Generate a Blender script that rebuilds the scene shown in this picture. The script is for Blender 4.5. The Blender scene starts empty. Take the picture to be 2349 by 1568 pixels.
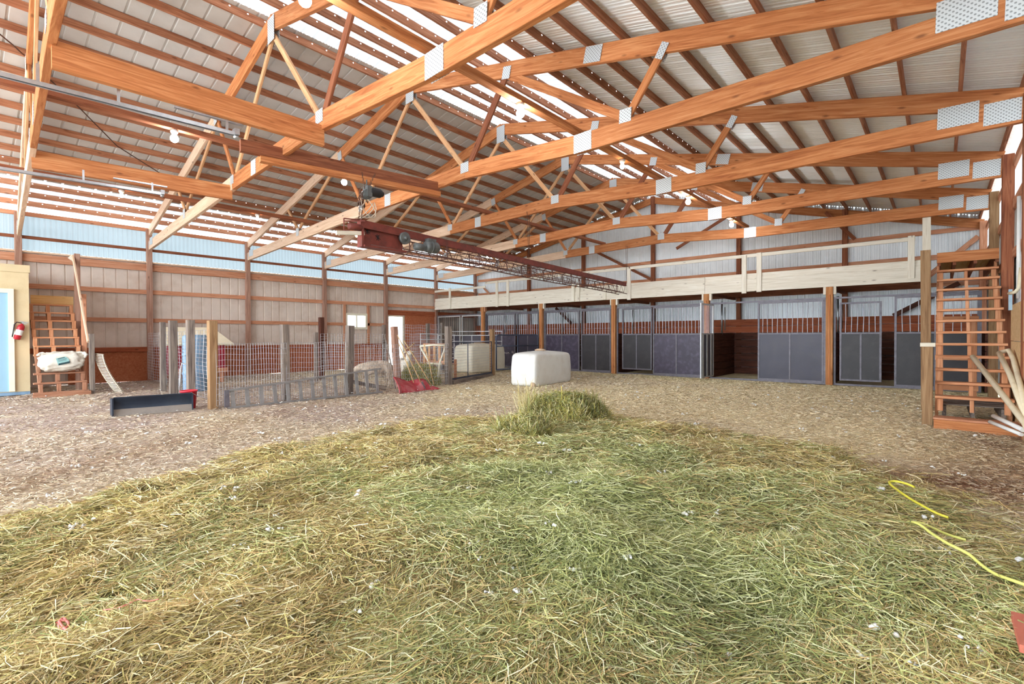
import bpy, bmesh, math, random
import numpy as np
from mathutils import Vector, Matrix
random.seed(7); RNG = np.random.default_rng(7)
SC = bpy.context.scene; COL = SC.collection
PI = math.pi

# ------------------------------------------------------------------ camera, sky, exposure
cam_d = bpy.data.cameras.new('camera'); cam = bpy.data.objects.new('camera', cam_d); COL.objects.link(cam)
cam_d.sensor_width = 36.0; cam_d.lens = 36.0 * 1127.98 / 2349.0; cam_d.clip_end = 200; cam_d.clip_start = 0.05
YAW, PITCH, ROLL, CAM_H = 0.7168, -0.0112, -0.0033, 1.40
fw = Vector((-math.sin(YAW) * math.cos(PITCH), math.cos(YAW) * math.cos(PITCH), math.sin(PITCH)))
rt = Vector((math.cos(YAW), math.sin(YAW), 0)); up = rt.cross(fw)
r2 = rt * math.cos(ROLL) + up * math.sin(ROLL); u2 = -rt * math.sin(ROLL) + up * math.cos(ROLL)
mw = Matrix((r2, u2, -fw)).transposed().to_4x4(); mw.translation = Vector((0, 0, CAM_H)); cam.matrix_world = mw
SC.camera = cam
W = bpy.data.worlds.new('sky'); SC.world = W; W.use_nodes = True
bgn = W.node_tree.nodes['Background']; bgn.inputs[0].default_value = (0.86, 0.94, 1.0, 1); bgn.inputs[1].default_value = 8.2
SC.view_settings.view_transform = 'Standard'; SC.view_settings.look = 'None'; SC.view_settings.gamma = 1.0
SC.view_settings.use_curve_mapping = False; SC.view_settings.exposure = 0.68
POLY_E = 0.5; PANEL_E = 0.95      # daylight glowing through the translucent wall and roof sheets
BULB_W, BULB_Y = 200.0, 40.0

# ------------------------------------------------------------------ materials
def srgb(r, g, b):
    f = lambda c: (c / 255) / 12.92 if c <= 10 else (((c / 255) + 0.055) / 1.055) ** 2.4
    return (f(r), f(g), f(b), 1)
def newmat(name):
    m = bpy.data.materials.new(name); m.use_nodes = True
    nt = m.node_tree; return m, nt, nt.nodes['Principled BSDF']
def N(nt, t, **kw):
    n = nt.nodes.new(t)
    for k, v in kw.items(): setattr(n, k, v)
    return n
def mat(name, rgb, rough=0.7, metal=0.0, var=0.12, scale=6.0, stretch=(1, 1, 1), dark=None, darkamt=0.0, dscale=3.0, bump=0.0, bscale=40.0, objvar=0.0, spec=0.5):
    m, nt, b = newmat(name); L = nt.links.new
    tc = N(nt, 'ShaderNodeTexCoord'); mp = N(nt, 'ShaderNodeMapping'); mp.inputs['Scale'].default_value = stretch
    L(tc.outputs['Object'], mp.inputs[0])
    no = N(nt, 'ShaderNodeTexNoise'); no.inputs['Scale'].default_value = scale; no.inputs['Detail'].default_value = 4
    L(mp.outputs[0], no.inputs[0])
    cr = N(nt, 'ShaderNodeMapRange'); cr.inputs['From Min'].default_value = 0.3; cr.inputs['From Max'].default_value = 0.7
    cr.inputs['To Min'].default_value = 1 - var; cr.inputs['To Max'].default_value = 1 + var
    L(no.outputs[0], cr.inputs[0])
    hs = N(nt, 'ShaderNodeHueSaturation'); hs.inputs['Color'].default_value = srgb(*rgb); L(cr.outputs[0], hs.inputs['Value'])
    out = hs.outputs[0]
    if objvar:
        oi = N(nt, 'ShaderNodeObjectInfo'); mr = N(nt, 'ShaderNodeMapRange')
        mr.inputs['To Min'].default_value = 1 - objvar; mr.inputs['To Max'].default_value = 1 + objvar
        L(oi.outputs['Random'], mr.inputs[0]); h2 = N(nt, 'ShaderNodeHueSaturation'); L(mr.outputs[0], h2.inputs['Value']); L(out, h2.inputs['Color']); out = h2.outputs[0]
    if dark:
        n2 = N(nt, 'ShaderNodeTexNoise'); n2.inputs['Scale'].default_value = dscale; n2.inputs['Detail'].default_value = 6; n2.inputs['Roughness'].default_value = 0.65
        L(mp.outputs[0], n2.inputs[0])
        r = N(nt, 'ShaderNodeMapRange'); r.inputs['From Min'].default_value = 0.48; r.inputs['From Max'].default_value = 0.72
        r.inputs['To Max'].default_value = darkamt; L(n2.outputs[0], r.inputs[0])
        mx = N(nt, 'ShaderNodeMix', data_type='RGBA'); mx.inputs['B'].default_value = srgb(*dark); L(r.outputs[0], mx.inputs['Factor']); L(out, mx.inputs['A']); out = mx.outputs['Result']
    L(out, b.inputs['Base Color'])
    b.inputs['Roughness'].default_value = rough; b.inputs['Metallic'].default_value = metal
    b.inputs['Specular IOR Level'].default_value = spec
    if bump:
        n3 = N(nt, 'ShaderNodeTexNoise'); n3.inputs['Scale'].default_value = bscale; n3.inputs['Detail'].default_value = 3; L(mp.outputs[0], n3.inputs[0])
        bp = N(nt, 'ShaderNodeBump'); bp.inputs['Strength'].default_value = bump; bp.inputs['Distance'].default_value = 0.02; L(n3.outputs[0], bp.inputs['Height']); L(bp.outputs[0], b.inputs['Normal'])
    return m
def wood(name, a, b_, c, rough=0.75, objvar=0.13, knots=True, spec=0.25):
    """grain runs along the local X axis of every board"""
    m, nt, b = newmat(name); L = nt.links.new
    tc = N(nt, 'ShaderNodeTexCoord'); mp = N(nt, 'ShaderNodeMapping'); mp.inputs['Scale'].default_value = (0.55, 9, 9)
    oi = N(nt, 'ShaderNodeObjectInfo'); av = N(nt, 'ShaderNodeVectorMath', operation='MULTIPLY_ADD')
    cb = N(nt, 'ShaderNodeCombineXYZ'); ml = N(nt, 'ShaderNodeMath', operation='MULTIPLY'); ml.inputs[1].default_value = 37.0
    L(oi.outputs['Random'], ml.inputs[0]); L(ml.outputs[0], cb.inputs[0]); L(ml.outputs[0], cb.inputs[1])
    av.inputs[1].default_value = (1, 1, 1); L(tc.outputs['Object'], av.inputs[0]); L(cb.outputs[0], av.inputs[2])
    L(av.outputs[0], mp.inputs[0])
    no = N(nt, 'ShaderNodeTexNoise'); no.inputs['Scale'].default_value = 2.2; no.inputs['Detail'].default_value = 5; no.inputs['Roughness'].default_value = 0.6; no.inputs['Distortion'].default_value = 1.2
    L(mp.outputs[0], no.inputs[0])
    cr = N(nt, 'ShaderNodeValToRGB'); e = cr.color_ramp.elements; e[0].position = 0.3; e[0].color = srgb(*a); e[1].position = 0.72; e[1].color = srgb(*c)
    x = e.new(0.5); x.color = srgb(*b_)
    L(no.outputs[0], cr.inputs[0]); out = cr.outputs[0]
    if knots:
        mp2 = N(nt, 'ShaderNodeMapping'); mp2.inputs['Scale'].default_value = (2.2, 6, 6); L(av.outputs[0], mp2.inputs[0])
        vo = N(nt, 'ShaderNodeTexVoronoi'); vo.inputs['Scale'].default_value = 1.0; L(mp2.outputs[0], vo.inputs[0])
        r = N(nt, 'ShaderNodeMapRange'); r.inputs['From Min'].default_value = 0.05; r.inputs['From Max'].default_value = 0.15; r.inputs['To Min'].default_value = 0.6; r.inputs['To Max'].default_value = 0; L(vo.outputs['Distance'], r.inputs[0])
        mx = N(nt, 'ShaderNodeMix', data_type='RGBA'); mx.inputs['B'].default_value = srgb(int(a[0] * .5), int(a[1] * .42), int(a[2] * .4)); L(r.outputs[0], mx.inputs['Factor']); L(out, mx.inputs['A']); out = mx.outputs['Result']
    mr = N(nt, 'ShaderNodeMapRange'); mr.inputs['To Min'].default_value = 1 - objvar; mr.inputs['To Max'].default_value = 1 + objvar
    L(oi.outputs['Random'], mr.inputs[0]); h2 = N(nt, 'ShaderNodeHueSaturation'); L(mr.outputs[0], h2.inputs['Value']); L(out, h2.inputs['Color'])
    L(h2.outputs[0], b.inputs['Base Color']); b.inputs['Roughness'].default_value = rough; b.inputs['Specular IOR Level'].default_value = spec
    bp = N(nt, 'ShaderNodeBump'); bp.inputs['Strength'].default_value = 0.25; bp.inputs['Distance'].default_value = 0.004; L(no.outputs[0], bp.inputs['Height']); L(bp.outputs[0], b.inputs['Normal'])
    return m
def panel_mat(name, rgb, strength, axis, period=0.1, lo=0.8, soil=0.12):
    """daylight-lit translucent corrugated sheet; the stripes put its corrugation shading into the emission"""
    m, nt, b = newmat(name); L = nt.links.new
    tc = N(nt, 'ShaderNodeTexCoord'); sp = N(nt, 'ShaderNodeSeparateXYZ'); L(tc.outputs['Object'], sp.inputs[0])
    mu = N(nt, 'ShaderNodeMath', operation='MULTIPLY'); mu.inputs[1].default_value = 2 * PI / period; L(sp.outputs[axis], mu.inputs[0])
    si = N(nt, 'ShaderNodeMath', operation='SINE'); L(mu.outputs[0], si.inputs[0])
    mr = N(nt, 'ShaderNodeMapRange'); mr.inputs['From Min'].default_value = -1; mr.inputs['To Min'].default_value = lo; L(si.outputs[0], mr.inputs[0])
    no = N(nt, 'ShaderNodeTexNoise'); no.inputs['Scale'].default_value = 1.3; no.inputs['Detail'].default_value = 4; L(tc.outputs['Object'], no.inputs[0])
    m2 = N(nt, 'ShaderNodeMapRange'); m2.inputs['To Min'].default_value = 1 - soil; m2.inputs['To Max'].default_value = 1 + soil; L(no.outputs[0], m2.inputs[0])
    mm = N(nt, 'ShaderNodeMath', operation='MULTIPLY'); L(mr.outputs[0], mm.inputs[0]); L(m2.outputs[0], mm.inputs[1])
    m3 = N(nt, 'ShaderNodeMath', operation='MULTIPLY'); m3.inputs[1].default_value = strength; L(mm.outputs[0], m3.inputs[0])
    b.inputs['Base Color'].default_value = srgb(120, 126, 130); b.inputs['Roughness'].default_value = 0.5
    b.inputs['Emission Color'].default_value = srgb(*rgb); L(m3.outputs[0], b.inputs['Emission Strength'])
    return m
MT = {}
MT['fir_orange'] = wood('fir_orange', (158, 92, 54), (192, 123, 76), (214, 152, 104))
MT['fir_pale'] = wood('fir_pale', (202, 166, 138), (222, 190, 162), (234, 208, 186), objvar=.06)  # on truss left ends the paleness is strong light put into the colour
MT['fir_dark'] = wood('fir_dark', (112, 62, 44), (140, 84, 58), (164, 106, 76))
MT['web'] = wood('web_lumber', (176, 126, 88), (204, 156, 114), (222, 180, 138))
MT['purlin'] = wood('purlin_wood', (132, 82, 58), (164, 110, 82), (190, 138, 108))
MT['girt'] = wood('girt_wood', (172, 112, 82), (196, 138, 106), (212, 164, 136))
MT['post'] = wood('post_wood', (134, 98, 84), (162, 124, 106), (184, 150, 132))
MT['loft'] = wood('loft_painted', (212, 202, 184), (228, 220, 204), (238, 232, 220), objvar=.04)
MT['treat'] = wood('treated_post', (116, 88, 62), (144, 112, 80), (166, 136, 102), objvar=.06)
MT['stall_post'] = wood('stall_post', (148, 92, 52), (178, 122, 76), (196, 146, 100), objvar=.05)
MT['weath'] = wood('weathered_post', (86, 76, 72), (122, 110, 102), (156, 142, 128), objvar=.12)
MT['tread'] = wood('stair_wood', (176, 112, 76), (202, 142, 102), (218, 166, 130), objvar=.08)
MT['tread_l'] = wood('stair_wood_grey', (134, 88, 66), (164, 116, 90), (184, 142, 118), objvar=.08)
MT['pine'] = wood('pale_pine', (206, 160, 98), (222, 182, 122), (232, 198, 146), objvar=.05)
MT['ply'] = wood('plywood_orange', (160, 88, 56), (180, 106, 72), (196, 126, 92), knots=False, objvar=.08)
MT['ply_tan'] = wood('plywood_tan', (182, 146, 100), (204, 170, 126), (220, 190, 150), knots=False, objvar=.05)
MT['plank_dark'] = wood('plank_dark', (62, 34, 26), (84, 48, 36), (108, 66, 50), objvar=.1)
MT['board_rust'] = wood('board_rust', (134, 66, 40), (158, 84, 54), (176, 104, 72), objvar=.06)
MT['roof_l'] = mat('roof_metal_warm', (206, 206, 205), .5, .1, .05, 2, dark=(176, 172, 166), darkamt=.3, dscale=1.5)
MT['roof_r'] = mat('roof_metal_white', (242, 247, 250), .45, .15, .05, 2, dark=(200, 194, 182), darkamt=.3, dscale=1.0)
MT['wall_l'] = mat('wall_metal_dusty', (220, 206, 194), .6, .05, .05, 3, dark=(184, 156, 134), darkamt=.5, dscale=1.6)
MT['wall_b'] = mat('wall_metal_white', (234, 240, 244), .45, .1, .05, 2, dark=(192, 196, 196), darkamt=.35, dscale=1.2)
MT['poly'] = panel_mat('polycarbonate_blue', (206, 234, 248), POLY_E, 'Y', .12, .84)
MT['poly_w'] = panel_mat('polycarbonate_white', (240, 248, 252), PANEL_E * .8, 'Y', .25, .9)
MT['sky_r'] = panel_mat('skylight_sheet', (238, 244, 250), PANEL_E, 'Y', .23, .62)
MT['galv'] = mat('galvanized', (190, 196, 202), .35, .85, .1, 12, dark=(150, 156, 162), darkamt=.5, dscale=8)
def plate_mat():
    m, nt, b = newmat('nail_plate'); L = nt.links.new
    tc = N(nt, 'ShaderNodeTexCoord'); mp = N(nt, 'ShaderNodeMapping'); mp.inputs['Scale'].default_value = (38, 38, 22); L(tc.outputs['Object'], mp.inputs[0])
    sp = N(nt, 'ShaderNodeSeparateXYZ'); L(mp.outputs[0], sp.inputs[0])
    s1 = N(nt, 'ShaderNodeMath', operation='SINE'); ml = N(nt, 'ShaderNodeMath', operation='MULTIPLY'); ml.inputs[1].default_value = PI; L(sp.outputs[0], ml.inputs[0]); L(ml.outputs[0], s1.inputs[0])
    s2 = N(nt, 'ShaderNodeMath', operation='SINE'); m2 = N(nt, 'ShaderNodeMath', operation='MULTIPLY'); m2.inputs[1].default_value = PI * 2; L(sp.outputs[2], m2.inputs[0]); L(m2.outputs[0], s2.inputs[0])
    mm = N(nt, 'ShaderNodeMath', operation='MULTIPLY'); L(s1.outputs[0], mm.inputs[0]); L(s2.outputs[0], mm.inputs[1])
    gt = N(nt, 'ShaderNodeMath', operation='GREATER_THAN'); gt.inputs[1].default_value = .42; L(mm.outputs[0], gt.inputs[0])
    mx = N(nt, 'ShaderNodeMix', data_type='RGBA'); mx.inputs['A'].default_value = srgb(208, 214, 218); mx.inputs['B'].default_value = srgb(146, 150, 154); L(gt.outputs[0], mx.inputs['Factor'])
    L(mx.outputs['Result'], b.inputs['Base Color']); b.inputs['Metallic'].default_value = .2; b.inputs['Roughness'].default_value = .45
    return m
MT['plate'] = plate_mat()
MT['redsteel'] = mat('rust_red_steel', (124, 56, 46), .6, .2, .18, 8, dark=(70, 44, 38), darkamt=.7, dscale=5)
MT['rod'] = mat('rusty_rod', (110, 74, 66), .6, .4, .15, 10)
MT['motor'] = mat('motor_grey', (104, 108, 108), .5, .4, .2, 14, dark=(50, 50, 50), darkamt=.8, dscale=7)
MT['black'] = mat('black_rubber', (30, 30, 32), .6, 0, .1)
MT['stall'] = mat('stall_panel_dark', (42, 38, 56), .42, .1, .2, 2.0, dark=(56, 50, 58), darkamt=.7, dscale=2.2, bump=.12, bscale=5)
MT['stall_s'] = mat('stall_panel_scuffed', (52, 44, 62), .45, .1, .16, 2.0, dark=(104, 94, 116), darkamt=.45, dscale=7, bump=.12, bscale=5)
MT['stall_k'] = mat('stall_panel_black', (36, 32, 36), .5, .05, .2, 2.0, dark=(62, 56, 58), darkamt=.5, dscale=3, bump=.1, bscale=5)
MT['steel'] = mat('stall_frame_steel', (104, 100, 108), .5, .35, .15, 9, dark=(72, 66, 66), darkamt=.6, dscale=12)
MT['steel_w'] = mat('stall_frame_light', (188, 188, 190), .5, .3, .1, 9)
MT['bar'] = mat('stall_bar', (186, 186, 194), .45, .45, .12, 9)
MT['wire'] = mat('fence_wire', (196, 196, 200), .4, .6, .1, 9)
MT['gate'] = mat('gate_bluegrey', (70, 78, 98), .5, .3, .1, 9)
MT['gate_w'] = mat('gate_light', (206, 208, 212), .5, .2, .1, 9)
MT['office'] = mat('office_board', (212, 194, 156), .85, 0, .05, 2.5, dark=(190, 166, 122), darkamt=.5, dscale=2.2)
MT['doorblue'] = mat('door_pale_blue', (150, 190, 214), .5, 0, .03, 2)
MT['trimw'] = mat('trim_cream', (232, 226, 206), .6, 0, .05, 5)
MT['red'] = mat('red_plastic', (204, 36, 54), .4, 0, .08, 5)
MT['redsled'] = mat('red_sled_plastic', (176, 54, 66), .5, 0, .2, 6, dark=(196, 150, 150), darkamt=.7, dscale=5)
MT['extred'] = mat('extinguisher_red', (176, 30, 44), .3, 0, .05)
MT['white'] = mat('white_paint', (232, 232, 230), .5, 0, .05, 5)
MT['tank'] = mat('tank_plastic', (232, 232, 228), .5, 0, .03, 3, dark=(196, 184, 166), darkamt=.35, dscale=2.5, bump=.12, bscale=9)
MT['tank2'] = mat('tank_plastic_aged', (226, 220, 202), .55, 0, .04, 3, dark=(196, 174, 140), darkamt=.5, dscale=2.2, bump=.12, bscale=6)
MT['dust'] = mat('dusty_top', (196, 168, 140), .9, 0, .12, 8)
MT['wool'] = mat('wool', (228, 220, 206), .95, 0, .12, 12, dark=(176, 154, 130), darkamt=.5, dscale=4, bump=.9, bscale=26)
MT['wool_d'] = mat('wool_dusty', (206, 188, 168), .95, 0, .15, 12, dark=(150, 126, 106), darkamt=.6, dscale=4, bump=.9, bscale=26)
MT['face'] = mat('sheep_face', (222, 208, 188), .9, 0, .08, 12)
MT['skin_d'] = mat('sheep_nose', (96, 76, 70), .7, 0, .08, 12)
MT['bag'] = mat('wool_bag', (226, 220, 208), .8, 0, .08, 6, dark=(176, 158, 128), darkamt=.5, dscale=4, bump=.6, bscale=12)
MT['label'] = mat('label_teal', (150, 196, 196), .5, 0, .04)
MT['label_d'] = mat('label_dark', (36, 66, 72), .5, 0, .04)
MT['blade'] = mat('blade_navy', (42, 52, 68), .45, .3, .2, 4, dark=(66, 76, 88), darkamt=.5)
MT['blade_w'] = mat('blade_worn', (140, 130, 122), .6, .2, .15, 5, dark=(96, 90, 88), darkamt=.6, dscale=5)
MT['alu'] = mat('ladder_aluminium', (150, 148, 148), .5, .5, .12, 8, dark=(104, 98, 94), darkamt=.5, dscale=6)
MT['pvc'] = mat('pvc_cream', (226, 214, 186), .5, 0, .05, 5, dark=(186, 166, 134), darkamt=.5, dscale=7)
MT['pipeblue'] = mat('pipe_blue_grey', (150, 172, 186), .5, .2, .1, 8)
MT['cord'] = mat('yellow_cord', (226, 216, 74), .45, 0, .08, 8)
MT['cordg'] = mat('cord_pale', (220, 220, 120), .45, 0, .08, 8)
MT['housecream'] = mat('doghouse_roof', (238, 226, 198), .7, 0, .04, 4)
MT['housered'] = mat('doghouse_red', (146, 30, 44), .6, 0, .08, 4)
MT['barrel'] = mat('barrel_blue', (134, 166, 196), .5, 0, .08, 4, dark=(96, 110, 126), darkamt=.5)
MT['boxred'] = mat('box_terracotta', (190, 106, 86), .7, 0, .06, 6)
MT['twine'] = mat('pink_twine', (226, 130, 124), .7, 0, .06)
MT['chain'] = mat('chain_rusty', (96, 70, 58), .5, .6, .2, 20)
MT['handle'] = wood('tool_handle', (176, 140, 96), (200, 166, 122), (216, 188, 150), knots=False)
MT['outdoor'] = mat('outdoor_gravel', (216, 214, 206), .9, 0, .08, 3)
MT['coat'] = mat('galv_mesh', (214, 204, 186), .5, .2, .08, 8)
def glow_mat(name, col, s):
    m, nt, b = newmat(name); b.inputs['Base Color'].default_value = (1, 1, 1, 1); b.inputs['Emission Color'].default_value = col; b.inputs['Emission Strength'].default_value = s; return m
MT['bulb'] = glow_mat('bulb_cool', (0.93, 0.97, 1, 1), BULB_W)
MT['bulb_y'] = glow_mat('bulb_warm', (1, 0.78, 0.5, 1), BULB_Y)
MT['dot'] = glow_mat('leak_glow', (0.95, 0.97, 1, 1), 1.6)  # emission stands in for daylight leaks on the purlins
MT['glass'] = glow_mat('window_daylight', (0.86, 0.95, 1, 1), 1.1)
def strand_mat(name, rough=.8):
    m, nt, b = newmat(name); a = N(nt, 'ShaderNodeAttribute'); a.attribute_name = 'Col'
    nt.links.new(a.outputs['Color'], b.inputs['Base Color']); b.inputs['Roughness'].default_value = rough; b.inputs['Specular IOR Level'].default_value = .2
    return m
MT['strand'] = strand_mat('hay_strand')
def ground_mat():
    m, nt, b = newmat('barn_dirt'); L = nt.links.new
    tc = N(nt, 'ShaderNodeTexCoord')
    def noise(s, d=5, r=.6, st=None):
        n = N(nt, 'ShaderNodeTexNoise'); n.inputs['Scale'].default_value = s; n.inputs['Detail'].default_value = d; n.inputs['Roughness'].default_value = r
        if st:
            mp = N(nt, 'ShaderNodeMapping'); mp.inputs['Scale'].default_value = st; L(tc.outputs['Object'], mp.inputs[0]); L(mp.outputs[0], n.inputs[0])
        else: L(tc.outputs['Object'], n.inputs[0])
        return n
    a = N(nt, 'ShaderNodeAttribute'); a.attribute_name = 'Col'
    n1 = noise(9, 6, .7); n2 = noise(38, 4, .7)
    r1 = N(nt, 'ShaderNodeMapRange'); r1.inputs['From Min'].default_value = .3; r1.inputs['From Max'].default_value = .7; r1.inputs['To Min'].default_value = .84; r1.inputs['To Max'].default_value = 1.14; L(n1.outputs[0], r1.inputs[0])
    r2_ = N(nt, 'ShaderNodeMapRange'); r2_.inputs['From Min'].default_value = .35; r2_.inputs['From Max'].default_value = .65; r2_.inputs['To Min'].default_value = .78; r2_.inputs['To Max'].default_value = 1.18; L(n2.outputs[0], r2_.inputs[0])
    mm = N(nt, 'ShaderNodeMath', operation='MULTIPLY'); L(r1.outputs[0], mm.inputs[0]); L(r2_.outputs[0], mm.inputs[1])
    hs = N(nt, 'ShaderNodeHueSaturation'); L(a.outputs['Color'], hs.inputs['Color']); L(mm.outputs[0], hs.inputs['Value']); L(hs.outputs[0], b.inputs['Base Color'])
    b.inputs['Roughness'].default_value = .95; b.inputs['Specular IOR Level'].default_value = .1
    bp = N(nt, 'ShaderNodeBump'); bp.inputs['Strength'].default_value = .6; bp.inputs['Distance'].default_value = .02; L(mm.outputs[0], bp.inputs['Height']); L(bp.outputs[0], b.inputs['Normal'])
    return m
MT['ground'] = ground_mat()

# ------------------------------------------------------------------ object helpers
def tag(o, label, cat, group=None, kind=None):
    if label: o['label'] = label
    if cat: o['category'] = cat
    if group: o['group'] = group
    if kind: o['kind'] = kind
    return o
def thing(name, label, cat, loc=(0, 0, 0), group=None):
    o = bpy.data.objects.new(name, None); o.empty_display_size = .1; COL.objects.link(o); o.location = loc
    return tag(o, label, cat, group)
def wloc(p):
    v = Vector((0, 0, 0))
    while p is not None: v = v + p.location; p = p.parent
    return v
def copy_tree(o, parent=None, off=None):
    c = o.copy(); COL.objects.link(c)
    if parent is not None: c.parent = parent
    elif off is not None: c.location = Vector(o.location) + Vector(off)
    for ch in list(o.children): copy_tree(ch, c)
    return c
class MB:
    def __init__(s): s.v = []; s.f = []; s.sm = []; s.nb = 0
    def add(s, vs, fs, smooth=False):
        b = len(s.v); s.v += [tuple(q) for q in vs]; s.f += [tuple(i + b for i in q) for q in fs]; s.sm += [smooth] * len(fs)
    def box(s, x0, x1, y0, y1, z0, z1):
        e = (s.nb % 7) * .0006; s.nb += 1; x0 -= e; x1 += e; y0 -= e; y1 += e; z0 -= e; z1 += e
        s.add([(x0, y0, z0), (x1, y0, z0), (x1, y1, z0), (x0, y1, z0), (x0, y0, z1), (x1, y0, z1), (x1, y1, z1), (x0, y1, z1)],
              [(0, 3, 2, 1), (4, 5, 6, 7), (0, 1, 5, 4), (1, 2, 6, 5), (2, 3, 7, 6), (3, 0, 4, 7)])
    def bar(s, p0, p1, w, h, upv=(0, 0, 1), ch=0.0):
        p0 = Vector(p0); p1 = Vector(p1); d = (p1 - p0).normalized(); u = Vector(upv)
        if abs(d.dot(u)) > .98: u = Vector((0, 1, 0))
        a = d.cross(u).normalized(); b = a.cross(d).normalized(); a *= w / 2; b *= h / 2
        vs = [p + q for p in (p0, p1) for q in (-a - b, a - b, a + b, -a + b)]
        s.add(vs, [(3, 2, 1, 0), (4, 5, 6, 7), (0, 1, 5, 4), (1, 2, 6, 5), (2, 3, 7, 6), (3, 0, 4, 7)])
    def tube(s, pts, r, n=8, cap=True, closed=False):
        pts = [Vector(p) for p in pts]; rs = r if isinstance(r, (list, tuple)) else [r] * len(pts)
        base = len(s.v); prev = None; m = len(pts)
        for i, p in enumerate(pts):
            if closed: d = (pts[(i + 1) % m] - pts[i - 1]).normalized()
            else: d = (pts[min(i + 1, m - 1)] - pts[max(i - 1, 0)]).normalized()
            if prev is None:
                a = d.cross(Vector((0, 0, 1)))
                if a.length < .05: a = d.cross(Vector((1, 0, 0)))
            else: a = prev - d * prev.dot(d)
            a.normalize(); prev = a; b = d.cross(a)
            for k in range(n):
                t = 2 * PI * k / n; s.v.append(tuple(p + (a * math.cos(t) + b * math.sin(t)) * rs[i]))
        for i in range(m if closed else m - 1):
            j = (i + 1) % m
            for k in range(n):
                l = (k + 1) % n; s.f.append((base + i * n + k, base + i * n + l, base + j * n + l, base + j * n + k)); s.sm.append(True)
        if cap and not closed:
            s.f.append(tuple(base + k for k in range(n))[::-1]); s.sm.append(False)
            s.f.append(tuple(base + (m - 1) * n + k for k in range(n))); s.sm.append(False)
    def lathe(s, prof, c, n=24, axis='z'):
        base = len(s.v); c = Vector(c)
        for (r, h) in prof:
            for k in range(n):
                t = 2 * PI * k / n; q = (r * math.cos(t), r * math.sin(t), h)
                if axis == 'x': q = (q[2], q[0], q[1])
                if axis == 'y': q = (q[0], q[2], q[1])
                s.v.append(tuple(c + Vector(q)))
        for i in range(len(prof) - 1):
            for k in range(n):
                l = (k + 1) % n; s.f.append((base + i * n + k, base + i * n + l, base + (i + 1) * n + l, base + (i + 1) * n + k)); s.sm.append(True)
    def build(s, name, m, parent=None, loc=None):
        o0 = wloc(parent) if parent is not None else Vector(loc or (0, 0, 0))
        me = bpy.data.meshes.new(name); me.from_pydata([(q[0] - o0.x, q[1] - o0.y, q[2] - o0.z) for q in s.v], [], s.f)
        me.polygons.foreach_set('use_smooth', s.sm); me.materials.append(m); me.update()
        o = bpy.data.objects.new(name, me); COL.objects.link(o)
        if parent is not None: o.parent = parent
        else: o.location = o0
        return o
def beam(name, p0, p1, w, h, m, parent=None, upv=(0, 0, 1), bev=.006):
    """one board: local X runs along it, w across, h along upv; edges eased"""
    p0 = Vector(p0); p1 = Vector(p1); L = (p1 - p0).length; d = (p1 - p0).normalized(); u = Vector(upv)
    if abs(d.dot(u)) > .98: u = Vector((0, 1, 0))
    a = u.cross(d).normalized(); b = d.cross(a).normalized()
    bv = min(bev, w * .2, h * .2); vs = []
    ring = [(-w / 2 + bv, -h / 2), (w / 2 - bv, -h / 2), (w / 2, -h / 2 + bv), (w / 2, h / 2 - bv), (w / 2 - bv, h / 2), (-w / 2 + bv, h / 2), (-w / 2, h / 2 - bv), (-w / 2, -h / 2 + bv)]
    for x in (-L / 2, L / 2):
        for (y, z) in ring: vs.append((x, y, z))
    fs = [(k, (k + 1) % 8, 8 + (k + 1) % 8, 8 + k) for k in range(8)] + [tuple(range(8))[::-1], tuple(range(8, 16))]
    me = bpy.data.meshes.new(name); me.from_pydata(vs, [], fs); me.materials.append(m); me.update()
    o = bpy.data.objects.new(name, me); COL.objects.link(o)
    mtx = Matrix((d, a, b)).transposed().to_4x4(); c = (p0 + p1) / 2
    if parent is not None: o.parent = parent; c = c - wloc(parent)
    mtx.translation = c; o.matrix_basis = mtx
    return o
def struct(o): o['kind'] = 'structure'; return o
def ribbed(name, m, origin, u, v, n, L, H, rib=.3, rw=.05, rd=.022, minor=True, parent=None):
    """ribbed steel sheet: profile along u, extruded along v, ribs stand out along n"""
    O_ = Vector(origin); u = Vector(u); v = Vector(v); n = Vector(n); prof = []; x = 0.0
    while x < L - 1e-6:
        e = min(rib, L - x); seq = [(0, 0), (.012, rd), (rw - .012, rd), (rw, 0)]
        if minor: seq += [(rib * .45, 0), (rib * .45 + .006, rd * .35), (rib * .45 + .02, rd * .35), (rib * .45 + .026, 0), (rib * .72, 0), (rib * .72 + .006, rd * .35), (rib * .72 + .02, rd * .35), (rib * .72 + .026, 0)]
        for (a, b) in seq:
            if a < e: prof.append((x + a, b))
        x += rib
    prof.append((L, 0)); mb = MB(); vs = []
    for (a, b) in prof:
        p = O_ + u * a + n * b; vs += [p, p + v * H]
    mb.add(vs, [(2 * i, 2 * i + 2, 2 * i + 3, 2 * i + 1) for i in range(len(prof) - 1)])
    return mb.build(name, m, parent)
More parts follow.
